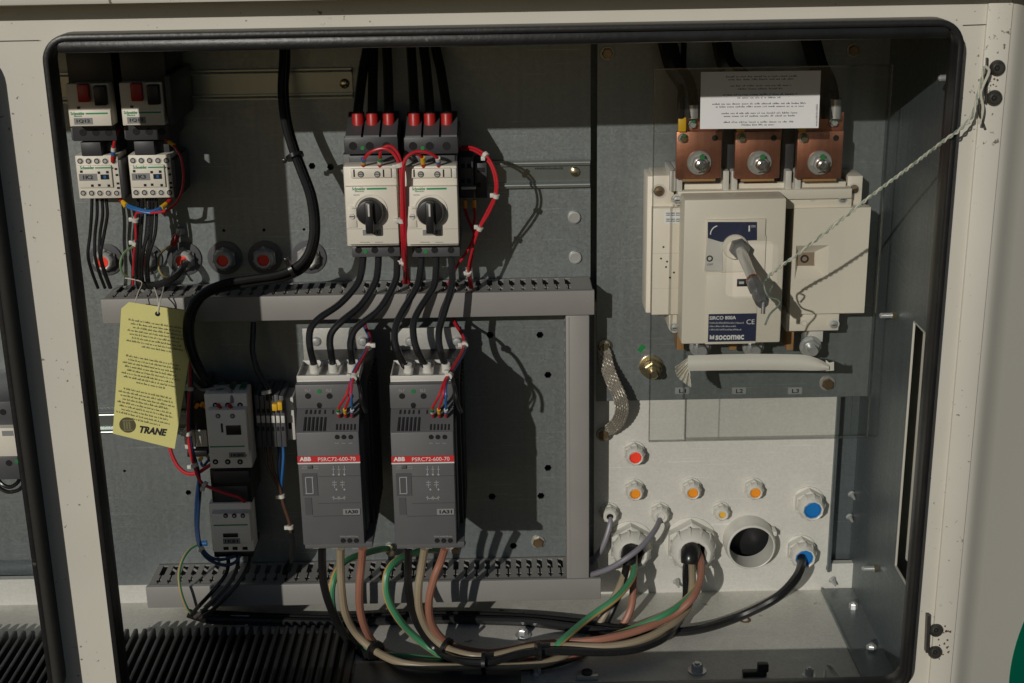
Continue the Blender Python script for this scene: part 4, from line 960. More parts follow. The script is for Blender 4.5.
# ------------------------------------------------------------------ clear cover and warning label
DA = .126
ac = thing('clear_cover', 'clear acrylic shield standing off in front of the isolator switch', 'cover', P(765, 440, DA))
x0 = (P(655, 120, DA).x+P(648.5, 430, DA).x)/2; x1 = (P(882, 120, DA).x+P(875, 430, DA).x)/2; zt_ = P(765, 67.5, DA).z; zb_ = P(765, 439.5, DA).z
hc = P(744, 262, DA)
ho = rrect(hc.x-.018, hc.z-.038, hc.x+.030, hc.z+.022, .006)
plate('acrylic_sheet', rrect(x0, zb_, x1, zt_, .004, 4), [ho], DA, .003, acr, ac)
b = B(acr_edge); e = .0006
b.box(x0-e, x0+e, DA-.0032, DA+.0002, zb_, zt_); b.box(x1-e, x1+e, DA-.0032, DA+.0002, zb_, zt_); b.box(x0, x1, DA-.0032, DA+.0002, zb_-e, zb_+e); b.box(x0, x1, DA-.0032, DA+.0002, zt_-e, zt_+e)
xa = P(685.5, 420, DA).x; xb_ = P(851, 420, DA).x
b.box(xa-e*.8, xa+e*.8, DA-.0006, DA+.0004, zb_, P(685, 398, DA).z); b.box(xb_-e*.8, xb_+e*.8, DA-.0006, DA+.0004, zb_+.002, P(851, 396, DA).z)  # two short upright lines low in the sheet, in the edge material
b.obj('cut_edge_and_lines', ac)
for x, y in ((649, 372), (868, 372), (664, 76), (873, 76)):
    k = B(steel); p_ = P(x, y, DA); k.lathe(Vector((p_.x, -.008, p_.z)), [(.004, 0), (.004, DA-.0115)], 12)
lab = thing('warning_label', 'white printed notice stuck on the clear shield, upper half in shadow', 'label', P(760, 129, DA))
b = B(paper); b.pprism([(700, 129), (818.5, 128), (821, 70.5), (701, 72)], DA+.0002, DA+.0007); b.obj('label_sheet', lab)
b = B(ink); quad = [(701, 72), (821, 70.5), (818.5, 128), (700, 129)]
ls = []
for v, a, c in ((.085, .21, .81), (.135, .23, .78), (.245, .25, .76), (.30, .31, .69), (.40, .19, .81), (.455, .31, .68), (.56, .1, .9), (.61, .13, .87), (.725, .18, .82), (.775, .2, .8), (.88, .2, .79), (.93, .35, .64)): ls.append((v, a, c, .036))
print_lines(b, quad, ls, DA+.0009, 11)
print_lines(b, [(815, 126), (815.3, 104), (818, 104), (817.5, 126)], [(.5, 0, 1, .8)], DA+.0009, 12)
b.obj('label_print', lab)
# ------------------------------------------------------------------ braid
t = thing('earth_braid', 'flat tinned earth braid bolted between two points right of the vertical duct', 'earth strap', P(606, 436, 0))
mid = pts3([(605, 347, .014), (606, 362, .020), (612, 380, .032), (619, 395, .038), (622, 408, .036), (619, 420, .026), (612, 428, .016), (604, 434, .008)])
c = smooth(mid, 14)
b = B(braid_m); cc_ = [c[0]]
for p_ in c:
    while (p_-cc_[-1]).length > .0009: cc_.append(cc_[-1]+(p_-cc_[-1]).normalized()*.0009)
c = cc_; n = len(c); NB = 6
for s in range(NB):
    for h_ in (0, 1):
        q = []
        for i, p_ in enumerate(c):
            tt = (c[min(i+3, n-1)]-c[max(i-3, 0)]).normalized(); sd = tt.cross(Vector((0, -1, 0))).normalized()
            wd = .0078*min(1, .55+i/22, .5+(n-1-i)/22); a_ = i*.55+h_*math.pi+s*1.3
            q.append(p_+sd*wd*((s+.5)/NB*2-1)+sd*.0009*math.cos(a_)+Vector((0, -1, 0))*.0009*math.sin(a_))
        b.tube(q, .0009, 5, 1)
b.obj('braid', t)
for x, y, m, rr in ((604.5, 345.5, brass, 6), (603, 434, bronze, 7)):
    k = B(brass if y < 400 else braid_m); p_ = P(x, y, .009); k.lathe(p_, [(7.5*u, 0), (7.5*u, .002)], 20); 
    if y < 400: k.box(p_.x-7*u, p_.x+7*u, .009, .011, p_.z-18*u, p_.z+2*u, .0005)
    k.obj('lug', t)
    k = B(m); k.hexbolt(x, y, .011, rr*.75, 1.2, .006); k.obj('bolt', t)
# ------------------------------------------------------------------ twisted wire tied to the hinge
ctrl = pts3([(985, 66, .318), (979, 92, .318), (972, 116, .324), (958, 131, .330), (948, 138, .331), (940, 144, .326), (910, 167, .295), (866, 200, .265), (806, 248, .24), (780, 267, .225), (768, 277, .214)])
c0 = smooth(ctrl, 30); c = [c0[0]]
for p_ in c0:
    while (p_-c[-1]).length > .0011: c.append(c[-1]+(p_-c[-1]).normalized()*.0011)
t = thing('twisted_wire', 'twisted green and white wire stretched from the hinge to the switch handle', 'wire', ctrl[-1])
for s, m in ((0, wwht), (1, M('green_white_strand', (.30, .36, .28), .5, var=.5, scale=90))):
    q = []
    for i, p_ in enumerate(c):
        a = i*.52+s*math.pi; q.append(p_+Vector((math.cos(a)*.0008, math.sin(a)*.0008, math.sin(a)*.0008)))
    k = B(m); k.tube(q, .00088, 6, 1); k.obj('strand', t)
k = B(M('green_tail', (.13, .17, .13), .5, var=.4, scale=120)); k.tube(pts3([(768, 277, .214), (764, 284, .206), (768, 296, .212), (778, 300, .222), (779, 305, .224), (770, 314, .228), (765, 325, .23)]), .0010, 7, 5)
k.tube(pts3([(766, 280, .214), (773, 284, .206), (770, 291, .20)]), .0010, 7, 5); k.obj('loose_tail', t)
k = B(wwht); k.tube(pts3([(985, 66, .318), (989, 72, .318), (981, 92, .318), (983, 108, .318), (980, 124, .318)]), .0013, 7, 5); k.use(iron); k.tube(pts3([(979, 100, .318), (980, 115, .318), (984, 126, .318)]), .0012, 7, 5); k.obj('hinge_knot', t)
# ------------------------------------------------------------------ yellow tag
DT = .088
tg = thing('hang_tag', 'yellow card tag with printed paragraphs hanging on white string before the duct', 'tag', P(150, 448, DT))
b = B(tag_m); b.pprism([(112.7, 433.5), (174.6, 448.8), (190.8, 349), (193.5, 312), (129, 302), (121.3, 308.5)], DT-.0004, DT); b.obj('card', tg)
k = B(hole_m); k.disc(157.6, 313.8, DT, 2.6, .0003, 16); k.obj('eyelet', tg)
quad = [(126, 306), (191, 316), (172, 446), (113, 431)]
ls = []
for i in range(8): ls.append((.125+i*.0345, .08+(.05 if i == 7 else .0), .97-(.0 if i < 7 else .1), .023))
for i in range(8): ls.append((.435+i*.0335, .05 if i < 7 else .33, .95 if i < 7 else .7, .023))
for i in range(7): ls.append((.735+i*.0255-.01, (.14 if i == 0 else .05), .98-(.12 if i == 6 else 0), .02))
ls = []
for k0, (v0, nl, ind, end) in enumerate(((.10, 8, .06, .98), (.385, 8, .04, .97), (.645, 9, .02, .96))):
    for i in range(nl):
        a = ind+(.04*((i*7+k0) % 3)); e2 = end-.04*((i*5+k0) % 3)
        if i == nl-1: a, e2 = ind+.25, end-.2
        ls.append((v0+i*.0275, a, e2, .019))
b = B(M('faded_ink', (.10, .10, .06), .6)); print_lines(b, quad, ls, DT+.0002, 21); b.obj('printed_text', tg)
u2 = mpp(128, 425, DT)
k = B(M('brown_print', (.085, .075, .035), .6)); k.lathe(P(127.6, 425, DT), [(8.3*u2, -.0005), (8.3*u2, .0002)], 28); lg = k.obj('round_logo', tg)
k = B(M('logo_print', (.20, .18, .08), .6))
for a in range(3): k.fbox(123.5+a*2.6, 421.5, 125.3+a*2.6, 429, DT, DT+.0004, 0)
k.fbox(122.5, 419.8, 132.8, 421, DT, DT+.0004, 0); k.fbox(122.5, 429.6, 132.8, 430.6, DT, DT+.0004, 0); k.obj('logo_motif', lg)
text(tg, 'TRANE', (139.5, 427.3, 167, 434.6), DT, ink, .05, shear=.25, rot=-.16)
st_ = [(157.6, 313.5, DT+.001), (158.5, 303, DT-.002), (156, 292, .07), (153, 285, .05)]
wire('tag_string', 'white string from the eyelet of the yellow tag up to the duct', 'string', st_, .0007, wwht)
wire('tag_string', 'white string rising right from the eyelet of the yellow tag', 'string', [(157.8, 313.5, DT+.001), (160, 302, DT-.002), (163, 291, .07), (164, 285, .05)], .0007, wwht)
wire('tag_string', 'loose white string end left of the eyelet strings on the duct', 'string', [(134.5, 304, DT-.003), (138, 293, .075), (142, 283, .06), (136, 280, .05), (125, 278, .045)], .0006, wwht)
# ------------------------------------------------------------------ power cables at the rotary breakers
TOPC = [((358, 112), (367, 40)), ((372.5, 112), (373.5, 40)), ((389, 112), (387, 40)), ((414.5, 112), (411, 40)), ((430, 112), (424, 40)), ((447, 112), (436, 40))]
nm6 = ('first', 'second', 'third', 'fourth', 'fifth', 'sixth')
for i, ((xa, ya), (xb, yb)) in enumerate(TOPC):
    o = wire('supply_cable', '%s from the left of six black supply cables with red caps above the rotary breakers' % nm6[i], 'cable',
             [(xa, 127, .080), (xa, 112, .078), ((xa*.75+xb*.25), 92, .066), ((xa*.4+xb*.6), 68, .048), (xb, 48, .034), (xb, 30, .025)], .0052, wblk, 'black supply cables with red caps')
    k = B(redp); q = P(xa, 126.5, .080); k.lathe(q, [(.0060, 0), (.0060, .0125), (.0056, .0135)], 18, Vector((0, .12, 1))); k.obj('red_cap', o)
OUT = [[(363.4, 256, .088), (361.5, 272, .092), (356, 286, .098), (339.7, 304, .108), (321, 317, .118), (311.5, 327, .124), (309.3, 338, .128), (310.5, 350, .132), (313.5, 362, .144), (314, 367, .144)],
       [(378.5, 256, .088), (377.8, 270, .092), (374.5, 284, .098), (361, 305, .108), (342, 321, .120), (332, 332, .124), (329.8, 342, .128), (331, 352, .132), (332.5, 362, .144), (333, 367, .144)],
       [(397, 256, .088), (397, 268, .092), (395, 282, .098), (381, 307, .110), (362, 323, .120), (354, 331, .124), (350.6, 342, .128), (351, 352, .132), (352, 362, .144), (352, 367, .144)],
       [(421.3, 256, .088), (420.5, 270, .092), (416.5, 287, .100), (402.5, 311, .112), (395.8, 326, .120), (394.8, 340, .126), (398, 352, .131), (403.5, 364, .144), (407, 368, .144)],
       [(436, 256, .088), (436, 270, .092), (433.5, 287, .100), (419.5, 309, .112), (413.4, 324, .120), (414.2, 340, .126), (418, 352, .131), (424, 364, .144), (427, 368, .144)],
       [(450.8, 256, .088), (452.2, 270, .092), (451.5, 287, .100), (444, 313, .112), (439.3, 329, .120), (439, 343, .126), (441.5, 354, .131), (444.5, 364, .144), (446, 368, .144)]]
for i, p_ in enumerate(OUT):
    wire('power_cable', '%s from the left of six black cables curving from breakers down to the soft starters' % nm6[i], 'cable', p_, .0037, wblk, 'black cables between breakers and soft starters')
# pair of heavy black cables looping from the top to lower left
path = [(283, 36, .03), (283, 60, .04), (281.5, 90, .05), (284.5, 120, .06), (292, 148, .07), (301, 172, .08), (309.5, 196, .085), (313, 222, .09), (311, 245, .094), (301, 263, .098), (280, 274, .10), (250, 279, .10), (222, 284, .10), (200, 295, .10), (189, 312, .10), (186.5, 332, .10), (190, 352, .095), (199, 372, .08), (211, 388, .06)]
wire('power_cable', 'front one of the two heavy black cables looping from the top round to the tag', 'cable', path, .0042, wblk, 'heavy black cables looping left', ties=((.245, wblk), (.53, wblk)), tie_r=.0078)
path2 = [(x+(3.6 if y < 270 else 1.5), y+(1 if y < 255 else 4.5 if x > 200 else 1), d-.010) for x, y, d in path]
path2 = [(x+(2.5 if y > 290 and x < 205 else 0), y, d) for x, y, d in path2]
wire('power_cable', 'rear one of the two heavy black cables looping from the top round to the tag', 'cable', path2, .0040, wblk, 'heavy black cables looping left')
# ------------------------------------------------------------------ control wires at the rotary breakers
RG = 'red control wires at the rotary breakers'
z = .118
wire('control_wire', 'red wire from the left terminal of the left rotary breaker arching right', 'wire', [(363.5, 164, z), (364, 159, z+.006), (371, 152, z+.012), (383, 148.5, z+.014), (393, 153, z+.014), (399.5, 165, z+.014), (401, 180, z+.014), (401.5, 215, z+.01), (402.5, 245, z), (403.5, 262, .09), (406, 283, .055)], .0017, wred, RG, ends=((0, 'y'),), ties=((.5, nylon), (.72, nylon), (.9, nylon)), tie_r=.0034)
wire('control_wire', 'red wire from the right terminal of the left rotary breaker in a tight arch', 'wire', [(380, 164, z), (380, 158, z+.006), (381, 151, z+.01), (386, 146.5, z+.012), (393, 147.5, z+.012), (399, 156, z+.012), (401.8, 170, z+.011), (403, 190, z+.011), (403.5, 220, z+.007), (404.5, 245, z-.003), (405, 264, .086), (407.5, 283, .05)], .0017, wred, RG, ends=((0, 'g'),))
wire('control_wire', 'red wire from the left terminal of the right rotary breaker', 'wire', [(423.3, 164, z), (422, 158, z+.005), (416, 153.5, z+.010), (409, 155.5, z+.013), (404.5, 163, z+.015), (403.5, 180, z+.015), (405, 215, z+.011), (405.5, 245, z), (406.5, 264, .09), (409, 283, .055)], .0017, wred, RG, ends=((0, 'o'),))
wire('control_wire', 'red wire from the right terminal of the right rotary breaker in a long arch', 'wire', [(438.5, 164, z), (437, 158, z+.006), (429, 153, z+.011), (417, 151.5, z+.013), (407, 157, z+.016), (402.5, 168, z+.016), (402, 185, z+.016), (403, 215, z+.013), (404, 245, z), (405, 266, .092), (404, 283, .058)], .0017, wred, RG, ends=((0, 'b'),))
RG = 'red wires right of the rotary breakers'
wire('control_wire', 'outer red wire bowing out right of the breakers', 'wire', [(462, 147, .07), (472, 147.5, .085), (484, 153.5, .098), (492.5, 165, .105), (497.2, 181, .107), (496, 196, .105), (489.5, 212, .10), (478, 232, .093), (471, 255, .085), (468.3, 270, .076), (470, 288, .05)], .0014, wred, RG, ties=((.22, nylon), (.5, nylon), (.68, nylon), (.92, nylon)), tie_r=.0028)
wire('control_wire', 'second red wire bowing out right of the breakers, just inside the outer one', 'wire', [(460, 149, .066), (471, 149.5, .08), (482, 155.5, .092), (491, 165.8, .1), (495.3, 182, .102), (494.3, 196, .1), (487.5, 211, .095), (477, 231, .089), (467, 252, .082), (457, 266, .075), (448, 284, .05)], .0014, wred, RG)
wire('control_wire', 'dark red wire hanging from the left orange ferrule of the auxiliary block', 'wire', [(465, 208, .06), (467, 216, .066), (471, 226, .074), (474, 235, .08), (468, 250, .08), (456, 268, .07), (450, 286, .05)], .0016, wred, RG)
wire('control_wire', 'dark red wire hanging from the right orange ferrule of the auxiliary block', 'wire', [(474, 206, .06), (475, 216, .066), (474, 228, .074), (474.5, 238, .08), (472, 256, .08), (470, 272, .07), (472, 288, .05)], .0016, wred, RG)
# control wires into the soft starters
for dx, word, pth in ((0, 'left', [(364.5, 316, .03), (366, 327, .05), (371, 339, .085), (367.5, 350, .13), (361, 362, .165), (353.5, 377, .195)]),
                      (94, 'right', [(452.5, 317, .03), (457, 326, .05), (463.5, 336, .08), (464.5, 345, .10), (462, 354, .13), (453, 369, .17), (445.5, 382, .197)])):
    ex = 338.6+dx if dx == 0 else 432.5
    for i, m in enumerate((wred, wred, wblu)):
        off = (i-1)*1.5 if (dx or i < 2) else -2.2
        pp = [(x+off*(.9 if k > 0 else .4), y+off*.25, d+(.002 if i == 1 else 0)) for k, (x, y, d) in enumerate(pth)]
        xe = ex+i*6.7
        pp += [((pp[-1][0]*.5+xe*.5)+(1 if i < 2 else -.5), 395, .210), (xe, 408, .202), (xe, 413.5, .195)]
        wire('control_wire', '%s control wire into the %s soft starter' % (('left red', 'middle red', 'blue')[i], word), 'wire', pp, .0013, m, 'control wires into the soft starters', ends=((1, 'goy'[i].replace('y', 'b')),),
             ties=(((.33, nylon), (.62, nylon)) if i == 1 else ()), tie_r=.0032)
    p0 = [(x+dx+(0 if dx == 0 else 1), y, d) for x, y, d in [(357, 378, .182), (360, 390, .2), (362, 402, .204), (366, 412, .195)]]
    wire('control_wire', 'short black wire curling at the top right of the %s soft starter' % word, 'wire', p0, .002, wblk)
# ------------------------------------------------------------------ motor cables leaving the soft starters
MG = 'motor cables leaving the soft starters'; h1 = -.005; h2 = -.012
S1 = {
 'black': [(322, 548, .175), (322.3, 566, .165), (324, 585, .16), (330, 606, .15), (342, 632, .13), (358, 650, h1), (380, 664, h1), (420, 670, h1), (470, 670.5, h1), (515, 668, h1), (548, 665, h1), (578, 655, h1), (598, 636, .085), (612, 610, .075), (622, 585, .06), (628, 558, .035), (629, 545, .01)],
 'beige': [(340.4, 548, .175), (340.6, 568, .166), (341.5, 588, .165), (345, 612, .155), (355, 632, .14), (372, 648.5, -.018), (394, 660.5, -.020), (416, 665.5, -.020), (446, 667, -.020), (493, 667, -.020), (522, 666, -.020), (547, 662.5, -.019), (574, 650, -.014), (592, 634, .09), (606, 612, .078), (619, 588, .064), (628.5, 562, .036), (631, 545, .01)],
 'pink': [(362.8, 548, .175), (361.3, 565, .167), (359.3, 588, .166), (360.3, 611, .156), (366, 630, .145), (376, 645, -.010), (391, 654.5, -.010), (420, 662, -.009), (460, 664, -.009), (497, 662, -.009), (534, 659.5, -.009), (572, 656.5, -.009), (606, 641, .09), (622, 626, .08), (631.5, 606, .07), (633.5, 580, .05), (634, 558, .03), (633, 545, .01)]}
S2 = {
 'black': [(408, 548, .175), (408, 566, .166), (408.3, 584, .166), (413, 613, .158), (423.5, 634, .15), (438, 651, -.018), (457, 660, -.026), (481, 662.5, -.028), (495, 661, -.028), (522, 654, -.029), (556, 651.5, -.027), (600, 652.5, -.020), (626, 651, -.018), (646, 646.5, -.018), (667, 636, -.02), (681, 618, .09), (686, 598, .07), (686, 572, .045), (687, 545, .01)],
 'beige': [(424.7, 548, .175), (421.5, 568, .168), (418.5, 588, .168), (419.5, 610, .162), (429, 632, .152), (446, 647.5, -.022), (465, 654.5, -.026), (481, 656.5, -.026), (497, 655, -.026), (531, 647.5, -.026), (560, 646, -.024), (611, 646.3, -.022), (645, 638.5, -.022), (672, 624, -.025), (687, 609, .09), (692, 588, .07), (692, 565, .04), (691, 545, .01)],
 'pink': [(445, 548, .175), (440.5, 562, .168), (434.5, 577, .169), (429.2, 599, .167), (430.5, 620, .158), (440.5, 637, .15), (457, 647.5, -.016), (481, 652.5, -.017), (500, 652, -.017), (531, 645, -.018), (560, 642.5, -.020), (598, 639.8, -.026), (636, 631, -.028), (672, 615.5, -.032), (692, 598, .10), (700, 581, .075), (701, 562, .045), (695, 545, .01)]}
mats = {'black': wblk, 'beige': wbei, 'pink': wpnk}
word = {'black': 'black', 'beige': 'beige', 'pink': 'brownish pink'}
for S_, w_, g_ in ((S1, 'left', 'left'), (S2, 'right', 'middle')):
    for c_ in ('black', 'beige', 'pink'):
        tie = ((.40, wblk), (.53, wblk)) if (S_ is S2 and c_ == 'black') else ((.30, wblk),) if (S_ is S1 and c_ == 'beige') else ()
        if S_ is S2 and c_ == 'beige': tie = ((.295, wblk),)
        wire('motor_cable', '%s motor cable from the %s soft starter running along the floor to a gland' % (word[c_], w_), 'cable', pts_ if False else S_[c_], .0044, mats[c_], MG, ties=tie, tie_r=.0095)
EG = 'green and yellow earth wires'
wire('earth_wire', 'green and yellow earth wire from the stud under the left soft starter behind its cables', 'earth wire', [(388, 549, .02), (379, 549.5, .035), (361, 554.5, .07), (344, 562, .10), (334, 578, .12), (331.5, 598, .125), (336, 618, .12), (350, 640, -.006), (375, 652, -.006), (402, 656.5, -.012), (452, 661.5, -.008), (500, 664, -.006), (545, 656, -.012), (562, 640.5, -.03), (588, 618.5, .115), (616, 598, .098), (632, 578, .07), (634, 560, .04), (633, 545, .01)], .0040, wgrn, EG, stripe=wyel)
wire('earth_wire', 'green and yellow earth wire bowing left from under the right soft starter', 'earth wire', [(436, 550, .06), (424, 550.5, .09), (402, 557.5, .13), (389.5, 568, .15), (385.4, 583, .158), (388.5, 601, .16), (398, 618, .158), (410.5, 632.5, .15), (428, 647, -.020), (448, 657.5, -.014), (485, 660, -.013), (530, 654, -.014), (570, 648, -.016), (598, 640.5, -.02), (632, 629, -.024), (662, 616, .118), (682, 603, .10), (698, 585, .075), (702, 566, .045), (696, 545, .01)], .0040, wgrn, EG, stripe=wyel)
k = B(brass); p_ = P(391, 548.5, .0); k.hexbolt(391, 548.5, 0, 5, 1.3, .012); o = k.obj('earth_stud'); tagp(o, 'brass earth stud on the plate between the two soft starters', 'stud')
for dx, x, y, lb in ((0, 630, 546, 'left'), (60, 690.5, 545, 'middle')):
    k = B(wblk); k.tube(pts3([(x, y-5, .012), (x, y+3, .032), (x-.5, y+11, .043), (x-1, y+18, .046)]), .0125 if dx else .0108, 18, 5, taper=.82); o = k.obj('cable_sleeve'); tagp(o, 'short black sleeve round the leads in the %s large gland' % lb, 'sleeve', 'black cable sleeves')
# thick black cables along the floor
wire('power_cable', 'thick black cable along the back of the floor up to the blue gland', 'cable', [(188, 613, .07), (200, 617, .07), (216, 620, .068), (260, 621, -.006), (331, 623, -.006), (400, 620, -.006), (448, 619.5, -.006), (521, 621.5, -.006), (570, 627, -.006), (611, 632, -.006), (662, 632.5, -.006), (700, 629, -.006), (738, 617, -.012), (776, 598, .085), (796, 578, .065), (801.5, 563, .035), (801, 551, .01)], .0054, wblk, 'thick black floor cables')
wire('power_cable', 'second thick black cable lying behind on the floor under the lower duct', 'cable', [(200, 613, .05), (258, 616.5, -.005), (331, 618.5, -.005), (400, 615.5, -.005), (448, 614.5, -.005), (521, 617, -.005), (575, 622, -.005), (620, 628.5, -.005), (652, 630.5, -.005)], .0050, wblk, 'thick black floor cables')
wire('cable_sleeve', 'short white sleeve round the black floor cable above the ribbed mat', 'sleeve', [(231, 620.6, -.006), (240, 620.8, -.006), (249, 621, -.006)], .0068, whg)
# thin grey cables at the right
GG = 'thin grey signal cables'
wire('signal_cable', 'thin grey cable curving from its gland down left across the large gland', 'cable', [(660, 515, .006), (659.5, 520, .016), (655, 530, .045), (643, 545, .066), (626, 558.5, .076), (608, 569, .070), (590, 575, .052), (582, 577, .035)], .0033, wgry, GG)
wire('signal_cable', 'thin grey cable hanging from the shaded small gland beside the vertical duct', 'cable', [(609.5, 514, .006), (610.5, 521, .016), (607, 535, .022), (602, 548, .024), (595, 558, .022), (586, 567, .018)], .0033, wgry, GG)
# ------------------------------------------------------------------ wiring under the small contactors
BG = 'black wires below the small contactors'
ends_ = [(92, 86), (97, 93), (102, 98), (106, 99)]
for i, (xa, xb) in enumerate(ends_):
    wire('control_wire', '%s black wire from the left of four hanging below the left small contactor' % nm6[i], 'wire', [(xa, 198, .045), (xa-.5+i*.6, 215, .048), (xa-2, 235, .05), (xb+2, 255, .055), (xb+6, 272, .05), (xb+12, 288, .04)], .0018, wblk, BG)
for i, (xa, xb) in enumerate(((138, 136), (142, 139), (147, 142), (152, 146), (156, 148), (149, 140))):
    wire('control_wire', '%s black wire from the left of six hanging below the right small contactor' % nm6[i], 'wire', [(xa, 198, .045+.003*(i % 2)), (xa+.5, 215, .05), (xa-1, 235, .056), (xb+1, 255, .06), (xb, 272, .055), (xb+2, 288, .04)], .0018, wblk, BG)
wire('control_wire', 'red wire looping from the right motor breaker down past its contactor', 'wire', [(168, 141, .07), (174, 146, .075), (181, 158, .08), (183.5, 176, .08), (181.5, 192, .08), (175, 204, .08), (165, 211, .075), (150, 213, .07), (137, 213, .065), (135.5, 224, .06), (136, 238, .058), (134, 256, .05), (133, 285, .03)], .0014, wred, 'red wires at the small contactors', ties=((.72, nylon), (.86, nylon)), tie_r=.003, ends=((0, 'o'),))
wire('control_wire', 'short red wire with yellow and blue sleeves between the two motor breakers', 'wire', [(113, 156, .07), (113.5, 148, .072), (115, 139, .074), (118, 131, .07), (121, 124, .05)], .0016, wred, 'red wires at the small contactors', ends=((0, 'b'),))
for i, d in enumerate((0, 2)):
    wire('control_wire', '%s blue wire linking the undersides of the two small contactors' % ('upper', 'lower')[i], 'wire', [(122, 201, .055), (126, 204+d, .06), (136, 208+d, .066), (150, 211+d, .07), (160, 208+d, .068), (167, 203, .06)], .0015, wblu, 'blue wires between the small contactors', ends=((0, 'o'), (1, 'o')))
wire('earth_wire', 'thin yellow green wire arcing from the red lug to the duct', 'earth wire', [(172.5, 245, .02), (165, 249, .03), (159, 257, .04), (158.5, 268, .045), (162, 275, .045), (167, 277, .04)], .0013, wyel, 'thin yellow earth wires', stripe=wgrn)
wire('earth_wire', 'thin yellow green wire curling left below the right small contactor', 'earth wire', [(133, 247, .04), (125, 252, .045), (120.5, 262, .05), (122, 272, .05), (128, 277, .045)], .0013, wyel, 'thin yellow earth wires', stripe=wgrn)
t = thing('ring_lug', 'red insulated ring lug bolted on the plate above the gland with the cable', 'cable lug', P(178, 245, .02))
k = B(redp); k.lathe(P(172.5, 245.5, .02), [(.0028, 0), (.0038, .004), (.0038, .011), (.003, .013)], 14, Vector((.45, .12, .9))); k.obj('insulation', t)
k = B(steel); k.lathe(P(178.8, 233, .006), [(.0012, -.006), (.0032, 0), (.0032, .005), (.001, .0065)], 12, Vector((.2, .1, 1))); k.obj('lug_ring', t)
wire('control_cable', 'black cable leaving the orange red gland insert and curving left over the duct', 'cable', [(184.5, 261, .01), (184, 265, .025), (178, 274, .045), (168, 281, .055), (154, 285, .055), (142, 284, .05), (138, 276, .045), (139, 262, .04)], .0040, wblk)
wire('control_cable', 'thin black cable dropping from the duct to the terminal blocks, ending in a white tie', 'cable', [(253.5, 322, .03), (253, 336, .035), (252.5, 350, .04), (256, 366, .045), (262, 379, .05), (267.5, 390, .055), (269, 400, .056)], .0032, wblk, ties=((.85, nylon),))
# wiring round the lower left contactor
wire('control_wire', 'red wire of the bundle running down behind the tag right edge', 'wire', [(191, 330, .05), (190.5, 350, .055), (190, 380, .06), (188.5, 405, .065), (188, 430, .068), (190, 450, .07), (195, 468, .072), (202, 483, .078), (222, 492, .082), (238, 497, .084), (245, 502, .082)], .0018, wred, 'wires beside the tag', ties=((.24, nylon), (.42, nylon), (.58, nylon), (.72, nylon)), tie_r=.0036)
wire('control_wire', 'dark blue wire of the bundle running down behind the tag right edge', 'wire', [(192, 330, .048), (192, 350, .053), (191.5, 380, .058), (190, 405, .063), (189.5, 430, .066), (193, 452, .068), (198, 470, .068), (200, 490, .066), (198.5, 510, .064), (198, 530, .066), (201, 546, .072), (210, 557, .078), (222, 559.5, .08), (236, 556, .08)], .0019, wdblu, 'wires beside the tag', ties=((.78, nylon),))
wire('control_wire', 'second dark blue wire curving under the small lower contactor', 'wire', [(199, 478, .062), (196.5, 500, .06), (196, 525, .062), (199, 545, .07), (207, 558, .078), (222, 565, .084), (234, 563, .084), (240, 556, .08)], .0019, wdblu, 'wires beside the tag')
wire('control_wire', 'red wire swinging out from under the tag to the relay', 'wire', [(169, 440, .05), (171, 452, .055), (177, 465, .06), (186, 473, .064), (197, 473, .066), (207, 467, .066), (212, 464, .066)], .0022, wred, 'wires beside the tag')
wire('control_wire', 'blue wire beside the red one swinging from the relay', 'wire', [(200, 461, .05), (203, 466, .056), (207, 462, .058), (210, 458, .05)], .0016, wblu, 'wires beside the tag')
wire('control_wire', 'grey blue wire crossing to the top of the upper grey white contactor', 'wire', [(193, 383, .055), (203, 390, .066), (215, 388, .074), (225, 386.5, .078), (231, 392, .08), (232, 403, .085)], .0019, wgry, 'wires beside the tag')
for i, x in enumerate((221, 232)):
    k = B(redp); q = P(x, 409, .088); k.lathe(q, [(.002, 0), (.0022, .007)], 10, Vector((-.3, -.3, .8))); o = k.obj('wire_ferrule'); tagp(o, 'red wire ferrule in the %s top terminal of the upper grey white contactor' % ('left', 'middle')[i], 'ferrule', 'red ferrules')
wire('control_wire', 'black wire from the small lower contactor slanting down left to the floor', 'wire', [(228, 556, .05), (228, 566, .06), (224, 577, .072), (212, 592, .08), (199, 606, .08), (191, 615, .075)], .0024, wblk, 'dark wires below the lower contactor')
wire('control_wire', 'grey brown wire from the small lower contactor slanting down left, middle one', 'wire', [(238, 556, .05), (237, 568, .062), (230, 582, .075), (217, 597, .08), (204, 610, .08), (195, 617, .075)], .0024, M('grey_brown_insulation', (.07, .065, .058), .45), 'dark wires below the lower contactor')
wire('control_wire', 'dark brown wire from the small lower contactor slanting down left, rightmost one', 'wire', [(250, 556, .05), (247, 568, .065), (238, 583, .076), (223, 600, .082), (210, 612, .08), (200, 618, .075)], .0024, M('dark_brown_insulation', (.035, .028, .024), .45), 'dark wires below the lower contactor')
k = B(wblu); q = P(207, 543, .03); k.lathe(q, [(.0035, 0), (.0035, .010)], 12, Vector((-1, -.1, -.05))); tagp(k.obj('wire_ferrule'), 'bright blue ferrule at the left side of the small lower contactor', 'ferrule')
wire('earth_wire', 'green and yellow earth wire arcing left from the blue ferrule down to the floor', 'earth wire', [(200, 543.5, .034), (190, 549, .045), (182.5, 560, .06), (179, 575, .072), (181, 592, .08), (187, 608, .078), (194, 616, .07)], .0017, wgrn, EG, stripe=wyel)
